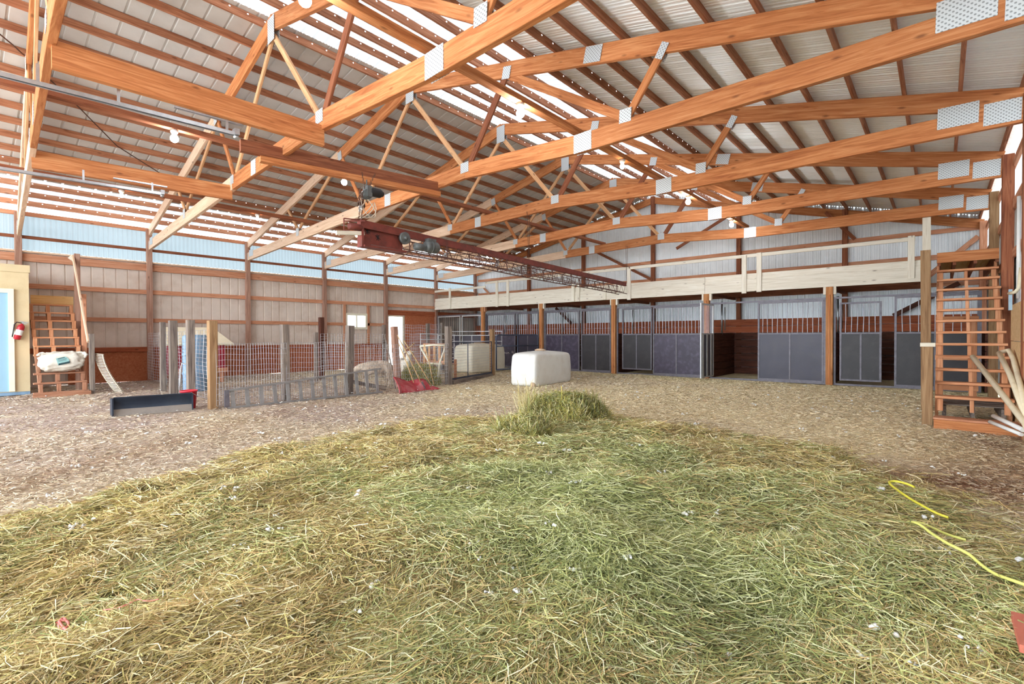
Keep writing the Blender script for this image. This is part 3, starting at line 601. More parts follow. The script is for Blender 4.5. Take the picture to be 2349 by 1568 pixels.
panel(t, -15.9, -14.15, yp, 'stall_s', (-15.0,), frame='steel'); panel(t, -14.05, -12.85, yp + .01, 'stall', (-13.45,), nm=('door_panel', 'door_bars', 'door_frame'))
m = MB()
for S in (((0, .1), (.06, .03), (.12, .1), (.05, -.06)), ((.16, -.03), (.2, .12), (.17, .0), (.24, .04), (.25, -.03)), ((.3, .0), (.36, .03), (.32, -.02), (.38, -.03)), ((.42, -.03), (.44, .03), (.5, .02), (.51, -.03)), ((.72, .1), (.7, .02), (.8, .02), (.79, .1), (.79, -.06)), ((.86, .0), (.9, .04), (.93, .0), (.89, -.03), (.86, .0))):
    m.tube([(-15.02 + a * .95, yp - .014, .66 + b) for a, b in S], .009, 5)
m.build('chalk_writing', MT['white'], t)
t = stall(2, 'stall front right behind the near water tank, one pale and one dark panel'); rails(t, 2)
panel(t, -12.5, -10.8, yp, 'stall_s', (-11.65,)); panel(t, -10.72, -9.4, yp + .01, 'stall_k', (-10.05,), nm=('door_panel', 'door_bars', 'door_frame'))
t = stall(3, 'stall front with a dark recessed door left and scuffed purple panels right'); rails(t, 3)
panel(t, -8.98, -7.8, yp + .12, 'stall_k', (-8.4,), nm=('door_panel', 'door_bars', 'door_frame'), zb=.2); panel(t, -7.7, -5.97, yp, 'stall_s', (-6.85,), barn=.115)
t = stall(4, 'stall front with its gate swung open and a shiny purple panel pair'); rails(t, 4)
panel(t, -4.26, -2.52, yp, 'stall', (-3.38,), barn=.13)
# open gate, seen edge-on, swung out towards the arena
g = MB(); gx = -5.62
g.box(gx - .02, gx + .02, yp - 1.1, yp - 1.05, .1, 2.42); g.box(gx - .02, gx + .02, yp - .03, yp + .02, .1, 2.42)
for z in (.1, 1.46, 2.4): g.box(gx - .02, gx + .02, yp - 1.1, yp, z - .02, z + .02)
g.build('gate_frame', MT['steel_w'], t)
g = MB(); g.box(gx - .006, gx + .006, yp - 1.05, yp, .12, 1.44); g.build('gate_panel', MT['stall'], t)
g = MB()
for k in range(3): g.box(gx + .01, gx + .03, yp - 1.0 + k * .36, yp - .9 + k * .36, .12, 1.44)
g.build('gate_stiles', MT['steel_w'], t)
g = MB()
for k in range(1, 9): g.tube([(gx, yp - 1.06 + k * .115, 1.46), (gx, yp - 1.06 + k * .115, 2.4)], .008, 6, False)
g.build('gate_bars', MT['bar'], t)
t = stall(5, 'rightmost stall front, black door ajar, partly behind the wooden stairs'); rails(t, 5)
panel(t, -2.15, -1.2, yp + .1, 'stall_k', (-1.66,), nm=('door_panel', 'door_bars', 'door_frame'), zb=.16, zt=2.3)
panel(t, -.92, .72, yp, 'stall_k', (-.1,), barn=.16)
# partitions, rear boards
for i in range(7):
    x = SB[i]; t = thing('stall_partition', ['plank wall closing the leftmost stall against the left wall'] [0] if i == 0 else f'dark plank partition behind the {["", "left-hand", "second", "third", "fourth", "fifth", "last"][i]} loft post of the stalls', 'partition', (x, 17.9, 0), 'stall partitions')
    for k in range(6): beam('plank', (x, YF + .14, .12 + k * .25), (x, 19.2, .12 + k * .25), .05, .235, MT['plank_dark'], t)
    if 0 < i < 6:
        m = MB(); m.tube([(x, 17.9, 1.45), (x, 17.9, 2.6)], .03, 8); m.tube([(x + .1, 17.9, 1.6), (x + .1, 17.9, 2.4)], .02, 8); m.build('steel_upright', MT['galv'], t)
t = thing('rear_wall_boards', 'red-brown board wainscot along the back wall inside the stalls', 'boards', (-9.3, 19.25, 0))
for k in range(8):
    m = 'board_rust' if k > 5 else 'plank_dark'; beam('board', (-19.4, 19.22, .13 + k * .25), (.8, 19.22, .13 + k * .25), .04, .24, MT[m], t)
for i, (a, b) in enumerate(((-13.9, -13.0), (-1.1, .4))):
    tb('diagonal_brace', (a, 19.15, 2.0 if i else 2.75), (b, 19.15, 2.9 if i else 2.0), .05, .13, 'plank_dark', ['dark diagonal brace inside the stall behind the pipe gate', 'dark diagonal brace inside the rightmost stall'][i], 'brace')

# ------------------------------------------------------------------ right-hand stairs
st = thing('wooden_stairs', 'open wooden stairs at the right climbing to the loft landing', 'stairs', (.38, 11.2, 0))
xa, xb = -.06, .80
D0, DR = 9.98, .245
for k in range(12):
    y = D0 + k * DR + .1; z = .47 + k * .199
    beam('tread', (xa, y, z - .02), (xb, y, z - .02), .24, .04, MT['tread'], st)
for x in (xa + .06, .36, xb - .06):   # cleated carriages cut as stacked blocks
    for k in range(12):
        y = D0 + k * DR + .12; z = .47 + k * .199
        beam('riser_block', (x, y - .02, z - .235), (x, y - .02, z - .04), .05 if x == .36 else .07, .05, MT['tread'], st, (0, 1, 0))
for x in (xa + .02, xb - .02):
    beam('stringer', (x, D0 + .28, .12), (x, D0 + 12 * DR + .25, 2.72), .04, .22, MT['tread'], st)
beam('top_board', (xa, D0 + 12 * DR + .05, 2.93), (xb + .02, D0 + 12 * DR + .05, 2.93), .05, .2, MT['fir_orange'], st)
ld = thing('stair_landing', 'dark joisted landing between the top of the right-hand stairs and the loft', 'landing', (.38, 14.5, 2.8))
for x in (xa + .03, .2, .5, xb): beam('joist', (x, D0 + 12 * DR + .12, 2.88), (x, YF + .2, 2.88), .05, .2, MT['fir_dark'], ld)
beam('deck_board', (.38, D0 + 12 * DR + .1, 3.01), (.38, YF + .2, 3.01), .88, .04, MT['pine'], ld)
sf = thing('stud_frame', 'orange stud frame standing under the landing behind the open stairs', 'frame', (.3, 13.2, 0))
for x in (-.02, .48): beam('stud', (x, 13.2, 0), (x, 13.2, 1.75), .12 if x > 0 else .09, .05, MT['tread'], sf, (0, 1, 0))
for z in (.35, .95, 1.72): beam('cross_rail', (-.08, 13.16, z), (.56, 13.16, z), .04, .1, MT['tread'], sf)
nw = thing('stair_newel', 'short treated newel post with pale cap at the foot of the right-hand stairs', 'post', (-.15, 10.05, 0))
beam('shaft', (-.15, 10.05, 0), (-.15, 10.05, 1.22), .13, .13, MT['treat'], nw, (0, 1, 0)); beam('cap_block', (-.24, 10.05, 1.25), (-.06, 10.05, 1.25), .17, .06, MT['loft'], nw)

tb('tall_treated_post', (-.2, 12.2, 0), (-.22, 12.2, 3.0), .15, .15, 'treat', 'tall treated post behind the newel, up to the loft corner', 'post', upv=(0, 1, 0))
for z0, l in ((1.62, .1), (1.2, .16), (.3, .35)): pass
pf = thing('stair_platform', 'low boarded step box with an orange front board at the foot of the right-hand stairs', 'platform', (.4, 9.85, 0))
beam('front_board', (-.07, 9.72, .06), (.86, 9.66, .06), .04, .15, MT['fir_orange'], pf)
beam('top_board', (-.07, 9.87, .15), (.86, 9.81, .15), .3, .03, MT['girt'], pf)
pl = thing('pallet', 'grey-brown pallet under the right-hand stairs', 'pallet', (.38, 11.2, 0))
for k in range(5): beam('deck_slat', (.0, 10.5 + k * .28, .3), (.76, 10.5 + k * .28, .3), .14, .02, MT['weath'], pl)
for x in (.05, .38, .72): beam('runner', (x, 10.4, .2), (x, 11.75, .2), .05, .16, MT['weath'], pl)
# right wall lining, pipes
for k, (a, b, z0, z1, x) in enumerate(((5.5, 10.95, 0, .62, .83), (5.5, 11.0, .63, 1.3, .835), (5.5, 10.95, 1.31, 1.86, .83))):
    o = MB(); o.box(x, x + .03, a, b, z0, z1); tag(o.build('plywood_lining', MT['ply_tan'], loc=(x, 9, z0)), ['lowest', 'middle', 'top'][k] + ' tan plywood lining sheet on the right wall at the picture edge', 'plywood', 'tan lining sheets')
def pole(lb, pts, r, m='pvc', name='pipe'):
    mb = MB(); mb.tube(pts, r, 12); return tag(mb.build(name, MT[m], loc=pts[0]), lb, 'pipe')
pole('long cream pole leaning across the foot of the stairs to the right edge', [(.36, 9.95, 1.08), (.76, 8.35, .35), (.8, 8.0, .2)], .034)
pole('second cream pole leaning above the first at the right edge', [(.66, 10.3, 1.13), (.72, 9.6, .86), (.79, 8.2, .3)], .032)
pole('bent cream hose looped behind the upper cream pole', [(.7, 10.5, 1.14), (.77, 10.4, 1.17), (.79, 10.1, 1.06), (.79, 9.3, .78), (.79, 8.4, .4)], .03)
pole('upper short white pole lying on the step box', [(.56, 9.5, .28), (.78, 8.75, .22)], .028, 'white')
pole('lower short white pole lying on the step box', [(.52, 9.45, .2), (.78, 8.9, .14)], .024, 'white')
pole('vertical white conduit on the right wall above the lining', [(.93, 11.2, 1.98), (.93, 11.2, 3.6)], .025, 'white')
pb = thing('pipe_bracket', 'blue-grey pipe bracket with an elbow above the plywood lining', 'bracket', (.86, 10.9, 1.9))
mb = MB(); mb.box(.79, .83, 10.75, 10.83, 1.78, 2.1); mb.build('bracket', MT['pipeblue'], pb)
mb = MB(); mb.tube([(.8, 10.8, 2.04), (.84, 10.5, 2.04), (.88, 10.5, 2.1), (.9, 10.5, 2.4)], .025, 10); mb.build('elbow', MT['pvc'], pb)
mb = MB(); mb.box(.93, .95, 12.7, 13.6, 2.0, 2.9); tag(mb.build('metal_flap', MT['pipeblue'], loc=(.94, 13.1, 2.0)), 'pale blue metal flap on the right wall behind the dark post', 'panel')

# ------------------------------------------------------------------ office block and left stairs
of = thing('office_block', 'tan boarded office box at the far left with a pale blue door', 'office', (-18.3, 0, 0))
mb = MB(); mb.box(-19.5, -17.1, -1.6, 1.34, .08, 3.02); mb.build('wall_panel', MT['office'], of)
mb = MB(); mb.box(-19.5, -17.06, -1.6, 1.36, 3.02, 3.2); mb.build('top_band', MT['office'], of)
mb = MB(); mb.box(-19.45, -17.12, -1.55, 1.34, 0, .09); mb.build('plinth', MT['barrel'], of)
mb = MB(); mb.box(-17.1, -17.07, -.1, .98, .1, 2.5); d = mb.build('door', MT['doorblue'], of)
mb = MB(); mb.lathe([(0, 0), (.03, 0), (.03, .03), (0, .05)], (-17.07, .05, 1.05), 12, 'x'); mb.build('door_knob', MT['galv'], d)
mb = MB(); mb.box(-17.1, -17.04, .97, 1.07, .1, 2.57); mb.box(-17.1, -17.04, -.2, 1.07, 2.5, 2.6); mb.build('door_casing', MT['trimw'], of)
fe = thing('fire_extinguisher', 'red fire extinguisher hanging tilted on the tan office wall', 'fire extinguisher', (-17.0, 1.16, 1.35))
def tilt(p, c=(-17.0, 1.16, 1.58), a=.26):
    y = p[1] - c[1]; z = p[2] - c[2]; return (p[0], c[1] + y * math.cos(a) + z * math.sin(a), c[2] - y * math.sin(a) + z * math.cos(a))
def tl(mb): mb.v = [tilt(q) for q in mb.v]; return mb
mb = MB(); mb.lathe([(0, 1.36), (.05, 1.36), (.068, 1.38), (.07, 1.66), (.06, 1.71), (.025, 1.74), (.025, 1.76), (0, 1.76)], (-17.0, 1.16, 0), 20); tl(mb).build('cylinder', MT['extred'], fe)
mb = MB(); mb.lathe([(.0715, 1.47), (.0715, 1.6)], (-17.0, 1.16, 0), 20); tl(mb).build('label_band', MT['white'], fe)
mb = MB(); mb.box(-17.02, -16.98, 1.08, 1.24, 1.76, 1.78); mb.box(-17.02, -16.98, 1.1, 1.26, 1.8, 1.815); mb.box(-17.015, -16.985, 1.14, 1.18, 1.74, 1.81); tl(mb).build('valve_handle', MT['galv'], fe)
mb = MB(); mb.tube([tilt(q) for q in [(-16.98, 1.14, 1.77), (-16.95, 1.06, 1.77), (-16.95, 1.03, 1.7), (-16.95, 1.06, 1.5), (-16.96, 1.07, 1.4)]], .012, 8); mb.build('hose', MT['black'], fe)
ls = thing('wooden_stairs', 'open wooden stairs at the far left beside the tan office', 'stairs', (-16.9, 1.75, 0))
NX = 11
for k in range(NX):
    x = -15.95 - k * .205; z = .10 + k * .218
    beam('tread', (x, 1.30 + min(k, 5) * .02, z), (x, 2.28 - k * .001, z), .2, .04, MT['tread_l' if k < 4 else 'tread'], ls)
for y in (1.43, 1.75, 2.22):
    for k in range(NX - 1):
        x = -16.0 - k * .205; z = .10 + k * .218
        beam('riser_block', (x, y, z + .02), (x, y, z + .2), .05, .08, MT['tread_l' if k < 4 else 'tread'], ls, (0, 1, 0))
    beam('stringer', (-16.05, y, .1), (-18.1, y, 2.2), .04, .2, MT['tread_l'], ls)
beam('bottom_board', (-15.86, 1.28, .05), (-15.86, 2.32, .05), .04, .1, MT['tread_l'], ls)
beam('top_board', (-18.15, 1.45, 2.42), (-18.15, 2.3, 2.42), .04, .24, MT['pine'], ls)
beam('rail_post', (-15.98, 2.36, 0), (-15.98, 2.36, 1.5), .13, .1, MT['weath'], ls, (0, 1, 0))
beam('rail_post', (-17.0, 2.36, 0), (-17.0, 2.36, 2.55), .12, .1, MT['girt'], ls, (0, 1, 0))
beam('rail_post', (-17.7, 2.33, 0), (-17.7, 2.33, 3.68), .12, .12, MT['post'], ls, (0, 1, 0))
beam('handrail', (-15.95, 2.29, 1.3), (-17.72, 2.25, 3.62), .04, .09, MT['fir_pale'], ls)
beam('handrail', (-17.74, 2.2, 3.52), (-17.74, 2.28, 3.62), .1, .12, MT['loft'], ls)

# white wool bag on the stairs
bg = thing('wool_bag', 'big white stuffed bag with a teal label resting on the left stairs', 'bag', (-16.35, 1.83, .56))
mb = MB(); nu, nv = 28, 20; vs = []
for i in range(nv + 1):
    ph = PI * i / nv
    for j in range(nu):
        th = 2 * PI * j / nu
        f = lambda c, e: math.copysign(abs(c) ** e, c)
        px = f(math.sin(ph), .55) * f(math.cos(th), .6); py = f(math.sin(ph), .55) * f(math.sin(th), .6); pz = f(math.cos(ph), .7)
        w = .016 * math.sin(9 * th + 3 * ph) + .014 * math.sin(13 * ph + 5 * th) + .012 * math.sin(23 * py + 11 * pz)
        vs.append((-16.22 + px * (.2 + w), 1.83 + py * (.42 + w), .83 + pz * (.23 + w * .8) + .02 * py))
fs = [(i * nu + j, i * nu + (j + 1) % nu, (i + 1) * nu + (j + 1) % nu, (i + 1) * nu + j) for i in range(nv) for j in range(nu)]
mb.add(vs, fs, True); b0 = mb.build('sack', MT['bag'], bg)
mb = MB(); mb.tube([(-16.12 + .02 * math.sin(k), 1.42 + .83 * k / 14, 1.035 + .012 * math.sin(k * 2.1)) for k in range(15)], [.018 + .008 * math.sin(k * 1.7) for k in range(15)], 8)
mb.tube([(-16.12, 2.22, 1.03), (-16.08, 2.27, .98), (-16.1, 2.24, .9)], [.05, .04, .02], 8); mb.tube([(-16.12, 1.44, 1.02), (-16.1, 1.38, .99)], [.04, .02], 8); mb.build('rolled_seam', MT['bag'], bg)
def lab(mb, pts, dx): mb.add([(-15.99 + dx, 1.83 + a, .84 + b) for a, b in pts], [tuple(range(len(pts)))])
mb = MB(); lab(mb, ((-.13, .07), (-.09, -.1), (.12, -.05), (.1, .05), (.04, .11)), 0); lo = mb.build('label_sheet', MT['label'], bg)
mb = MB(); lab(mb, ((-.085, -.055), (-.085, -.1), (.12, -.05), (.115, -.005)), .004); lab(mb, ((-.1, .065), (-.098, .05), (.03, .085), (.025, .1)), .004)
for k in range(3): lab(mb, ((-.09, .035 - .02 * k), (-.09, .029 - .02 * k), (.06, .064 - .02 * k), (.06, .07 - .02 * k)), .004)
mb.build('label_print', MT['label_d'], lo)
# leaning mesh roll beside the stairs
t = thing('mesh_roll', 'cream curved lattice panel leaning by the left stairs', 'lattice', (-15.7, 2.75, 0))
mb = MB()
for k in range(26):
    q = k / 25; z = .02 + .98 * (1 - q) ; c = .42 * q ** 1.6
    mb.tube([(-16.0 + .1 * q, 2.42 + c * .9, z), (-15.85 + .1 * q, 2.52 + c * .95 + .05, z - .02)], .013, 6)
for s in (0, 1): mb.tube([(-16.0 + .1 * q + .15 * s, 2.42 + .42 * q ** 1.6 * .9 + .13 * s, .02 + .98 * (1 - q) - .01 * s) for q in [k / 10 for k in range(11)]], .012, 6)
mb.build('lattice', MT['coat'], t)

# ------------------------------------------------------------------ tool blade, bucket, ladder
bd = thing('plow_blade', 'long dark scraper blade lying on the dirt at the left', 'blade', (-11.0, 2.5, 0))
def blade_strip(za, zb, m, nm, off=0.0):
    mb = MB(); A = Vector((-11.1, 1.9, 0)); B = Vector((-10.88, 3.1, 0)); d = (B - A).normalized(); n = Vector((d.y, -d.x, 0)); vs = []; K = 10
    for i in range(K + 1):
        z = za + (zb - za) * i / K; c = .10 * ((z - .16) / .17) ** 2
        for P in (A, B):
            p = P + n * (c * .9 - .02 + off); vs.append((p.x, p.y, z)); vs.append((p.x - n.x * .012, p.y - n.y * .012, z))
    fs = []
    for i in range(K):
        a = i * 4; fs += [(a, a + 2, a + 6, a + 4), (a + 1, a + 5, a + 7, a + 3), (a, a + 4, a + 5, a + 1), (a + 2, a + 3, a + 7, a + 6)]
    fs += [(0, 1, 3, 2), (K * 4, K * 4 + 2, K * 4 + 3, K * 4 + 1)]
    mb.add(vs, fs); mb.build(nm, m, bd)
blade_strip(.1, .33, MT['blade'], 'moldboard'); blade_strip(.0, .12, MT['blade_w'], 'cutting_edge', .006)
mb = MB(); mb.bar((-11.16, 1.9, .17), (-11.0, 1.9, .17), .02, .3); mb.bar((-10.95, 3.1, .17), (-10.82, 3.08, .17), .02, .3)
mb.bar((-11.12, 1.93, .325), (-10.93, 3.1, .325), .05, .02); mb.build('rib', MT['blade'], bd)
bk = thing('bucket', 'red plastic bucket behind the end of the dark blade', 'bucket', (-11.2, 3.12, 0))
mb = MB(); c = (-11.2, 3.12, 0)
mb.lathe([(0, .02), (.1, .02), (.105, 0), (.112, 0), (.14, .33), (.15, .33), (.155, .36), (.142, .36), (.132, .33), (.105, .03), (0, .03)], c, 28); mb.build('pail', MT['red'], bk)
mb = MB(); mb.tube([(-11.2 + .15 * math.cos(a), 3.12 + .15 * math.sin(a), .33 - .12 * math.sin(a)) for a in [PI * k / 10 for k in range(11)]], .004, 6); mb.build('handle', MT['galv'], bk)
la = thing('ladder', 'aluminium ladder lying on its side, leaning on the pen posts', 'ladder', (-10.5, 5.2, 0))
A0, A1 = Vector((-10.55, 3.6, .03)), Vector((-10.42, 7.05, .05)); B0, B1 = Vector((-10.62, 3.62, .36)), Vector((-10.55, 7.1, .66)); B1.z = .62
for (p, q, n) in ((A0, A1, 'rail'), (B0, B1, 'rail')):
    mb = MB(); mb.bar(p, q, .07, .012); mb.bar(p + Vector((.03, 0, -.012)), q + Vector((.03, 0, -.012)), .01, .035); mb.bar(p + Vector((-.03, 0, -.012)), q + Vector((-.03, 0, -.012)), .01, .035); mb.build(n, MT['alu'], la)
for k in range(13):
    q = .03 + k * .078; mb = MB(); mb.bar(A0.lerp(A1, q), B0.lerp(B1, q) + Vector((0, -.02, 0)), .075, .02, (1, 0, 0)); mb.build('rung', MT['alu'], la)
mb = MB(); mb.bar(A0 + Vector((.02, -.02, .0)), B0 + Vector((.02, -.02, .0)), .09, .03, (1, 0, 0)); mb.build('end_foot', MT['steel'], la)

# ------------------------------------------------------------------ pen posts and wire fences
def pen_post(x, y, h, w, m, lb, lean=(0, 0)):
    tb('fence_post', (x, y, -.02), (x + lean[0], y + lean[1], h), w, w, m, lb, 'post', 'timber posts of the wire pen', (0, 1, 0))
pen_post(-10.8, 3.42, 1.73, .15, 'treat', 'front corner post of the wire pen beside the red bucket')
pen_post(-10.86, 4.88, 1.68, .15, 'weath', 'dark grey pen post behind the middle of the ladder', (.02, -.03))
pen_post(-10.9, 6.42, 1.68, .16, 'weath', 'dark pen post left of the resting sheep', (.06, .02))
pen_post(-11.1, 8.02, 1.68, .15, 'post', 'leaning pen post with tools beside the red sled', (-.05, -.08))
pen_post(-10.85, 9.62, 1.7, .16, 'weath', 'thick brown pen post left of the wire gate')
pen_post(-12.0, 12.7, 1.66, .14, 'treat', 'round-topped tan post right of the wire gate')
pen_post(-12.2, 3.44, 1.78, .14, 'weath', 'grey-blue post of the side fence next to the corner post')
pen_post(-14.0, 3.58, 1.81, .16, 'weath', 'tall dark post in the middle of the side fence')
pen_post(-15.2, 3.66, 1.8, .12, 'weath', 'smaller post of the side fence near the wall')
pen_post(-14.8, 7.6, 1.55, .1, 'weath', 'thin post of the inner pen at the mesh panel left edge')
pen_post(-14.5, 9.9, 1.82, .1, 'weath', 'thin grey post of the inner pen before the bright doorway')
pen_post(-15.2, 12.4, 1.92, .12, 'weath', 'inner pen post right of the bright doorway')
pen_post(-15.6, 13.5, 1.98, .12, 'weath', 'farthest inner pen post near the orange plywood')
pen_post(-15.4, 8.1, 2.05, .14, 'plank_dark', 'dark brown post standing in front of the small window')
def mesh(lb, p0, p1, z0, z1, nx, nz, r=.0032, sag=.0, m='wire', name='wire_mesh', rows=None):
    t = thing(name, lb, 'fence', ((p0[0] + p1[0]) / 2, (p0[1] + p1[1]) / 2, z0), 'welded wire panels of the pen')
    mb = MB(); P0 = Vector((p0[0], p0[1], 0)); P1 = Vector((p1[0], p1[1], 0)); nrm = (P1 - P0).cross(Vector((0, 0, 1))).normalized()
    zs = rows or [z0 + (z1 - z0) * j / nz for j in range(nz + 1)]
    def pt(q, z): return P0.lerp(P1, q) + nrm * (sag * math.sin(q * 9 + z * 4)) + Vector((0, 0, z + .01 * math.sin(q * 12)))
    for i in range(nx + 1): mb.tube([pt(i / nx, z) for z in (z0, (z0 + z1) / 2, z1)], r, 4, False)
    for z in zs: mb.tube([pt(q / 8, z) for q in range(9)], r, 4, False)
    mb.build('wires', MT[m], t); return t
F1 = [(-10.72, 3.46), (-10.78, 4.86), (-10.82, 6.36), (-11.02, 8.0), (-10.78, 9.55)]
nm = ['front wire mesh between the corner post and the ladder post', 'front wire mesh behind the right half of the ladder', 'front wire mesh before the resting sheep', 'front wire mesh between the leaning post and the thick brown post']
for i in range(4): mesh(nm[i], F1[i], F1[i + 1], .05, 1.28 if i < 2 else 1.2, 26, 11, sag=.012)
sd = mesh('side wire fence running from the corner post back to the left wall', (-10.9, 3.5), (-19.3, 4.25), .1, 1.55, 26, 17, .0042, .02)
sd['label'] = 'side wire fence running from the corner post back to the left wall'
mesh('near mesh panel of the inner pen right of the dark post', (-14.5, 7.6), (-14.4, 9.9), .35, 1.5, 20, 14, .004)
mesh('tall mesh panel of the inner pen beside the bright doorway', (-15.1, 11.1), (-15.2, 12.4), .3, 1.85, 14, 14, .005)
mesh('short mesh panel of the inner pen near the orange plywood', (-15.25, 12.5), (-15.55, 13.4), .05, 1.9, 8, 9, .005)
mesh('blue-grey mesh panel behind the pallet feeder', (-15.0, 11.4), (-14.6, 12.6), .05, 1.5, 22, 10, .004)
def pipe_gate(lb, p0, p1, z0, z1, rails_, ups, r, m, arch=False, wires=0):
    t = thing('pipe_gate', lb, 'gate', ((p0[0] + p1[0]) / 2, (p0[1] + p1[1]) / 2, 0)); P0 = Vector((p0[0], p0[1], 0)); P1 = Vector((p1[0], p1[1], 0))
    pt = lambda q, z: P0.lerp(P1, q) + Vector((0, 0, z)); mb = MB()
    if arch: mb.tube([pt(0, z0), pt(0, z1 - .12), pt(.015, z1 - .04), pt(.06, z1), pt(.94, z1), pt(.985, z1 - .04), pt(1, z1 - .12), pt(1, z0)], r, 8); mb.tube([pt(0, z0), pt(1, z0)], r, 8)
    else: mb.tube([pt(0, z0), pt(0, z1), pt(1, z1), pt(1, z0)], r, 8, closed=True)
    mb.build('gate_frame', MT[m], t); mb = MB()
    for z in rails_: mb.tube([pt(0, z), pt(1, z)], r * .85, 8)
    for q in ups: mb.tube([pt(q, z0), pt(q, z1)], r * .85, 8)
    mb.build('gate_rails', MT[m], t)
    if wires:
        mb = MB()
        for k in range(1, wires): mb.tube([pt(k / wires, z0), pt(k / wires, rails_[-1] if rails_ else z1)], .003, 4, False)
        for k in range(1, 12): mb.tube([pt(0, z0 + (z1 - z0) * k / 12), pt(1, z0 + (z1 - z0) * k / 12)], .003, 4, False)
        mb.build('gate_mesh', MT['wire'], t)
    return t
pipe_gate('low wire-filled gate between the thick brown post and the round-topped tan post', (-10.95, 9.8), (-11.95, 12.6), .12, 1.22, (.15,), (.38,), .016, 'gate', False, 26)
pipe_gate('bow-topped blue-grey pipe gate in front of the purple stall', (-13.15, 14.15), (-12.72, 16.25), .1, 1.46, (1.02,), (.5,), .028, 'gate', True, 0)
pipe_gate('light pipe corral panel behind the wire gate', (-13.5, 10.7), (-14.0, 12.7), .05, 1.5, (.5, .75, 1.0, 1.3), (.5,), .018, 'gate_w')
pipe_gate('light pipe rail panel left of the doorway stalls', (-15.9, 14.2), (-13.8, 15.2), .5, 1.62, (1.2, 1.45), (), .018, 'gate_w')
tb('ground_board', (-10.85, 9.75, .05), (-11.95, 12.6, .05), .12, .1, 'weath', 'timber sill along the ground under the wire gate', 'board')
tb('slanted_plank', (-11.2, 6.5, .32), (-10.9, 7.5, .06), .05, .1, 'weath', 'old plank slanting to the ground behind the ladder end', 'plank')

# shelter with the cream roof
dh = thing('animal_shelter', 'dark red shelter with a cream sloped roof inside the pen', 'shelter', (-17.2, 5.2, 0))
mb = MB(); mb.box(-18.2, -17.0, 4.3, 5.75, .3, 1.22); mb.build('body', MT['housered'], dh)
mb = MB(); A = [(-16.85, 4.15, 1.2), (-16.85, 5.95, 1.2), (-17.7, 5.62, 1.72), (-17.7, 4.2, 1.72)]; B_ = [(p[0] - .03, p[1], p[2] - .04) for p in A]
mb.add(A + B_, [(0, 1, 2, 3), (7, 6, 5, 4), (0, 4, 5, 1), (1, 5, 6, 2), (2, 6, 7, 3), (3, 7, 4, 0)]); mb.build('roof', MT['housecream'], dh)
for y in (4.4, 5.65): beam('leg', (-17.05, y, 0), (-17.05, y, .35), .1, .08, MT['girt'], dh, (0, 1, 0))
beam('base_board', (-17.0, 4.3, .38), (-17.0, 5.8, .38), .05, .14, MT['girt'], dh)
ch = thing('blue_barrel', 'tall pale blue barrel standing behind the side fence', 'barrel', (-14.7, 4.25, 0))
mb = MB(); mb.lathe([(0, 0), (.26, 0), (.28, .03), (.28, .45), (.29, .47), (.28, .5), (.28, .95), (.29, .97), (.28, 1.0), (.28, 1.42), (.24, 1.47), (0, 1.47)], (-14.7, 4.25, 0), 28); mb.build('drum', MT['barrel'], ch)
mb = MB(); mb.lathe([(.287, .44), (.298, .47), (.287, .5)], (-14.7, 4.25, 0), 28); mb.lathe([(.287, .94), (.298, .97), (.287, 1.0)], (-14.7, 4.25, 0), 28); mb.build('hoop', MT['barrel'], ch)
# twines hanging on the side fence
for i, (x, y, z, m) in enumerate(((-12.9, 3.62, 1.25, 'twine'), (-16.4, 3.9, 1.45, 'handle'))):
    mb = MB(); mb.tube([(x, y, z), (x + .01, y, z - .3), (x - .02, y, z - .55), (x + .01, y, z - .85)], .008, 6); mb.tube([(x + .05, y, z), (x + .04, y, z - .3), (x - .02, y, z - .6), (x + .06, y, z - .75)], .008, 6); mb.tube([(x - .04, y, z - .62), (x + .06, y, z - .55)], .01, 6)
    tag(mb.build('baling_twine', MT[m], loc=(x, y, z)), ['pink baling twine knotted on the side fence', 'tan twine hanging on the side fence near the wall'][i], 'twine')
mb = MB(); mb.tube([(-12.1, 3.2, .1), (-12.2, 3.25, .7), (-12.3, 3.3, .84), (-12.2, 3.38, .82)], .014, 8); tag(mb.build('bent_rod', MT['galv'], loc=(-12.1, 3.2, .1)), 'bent white metal rod leaning on the side fence behind the blade', 'rod')

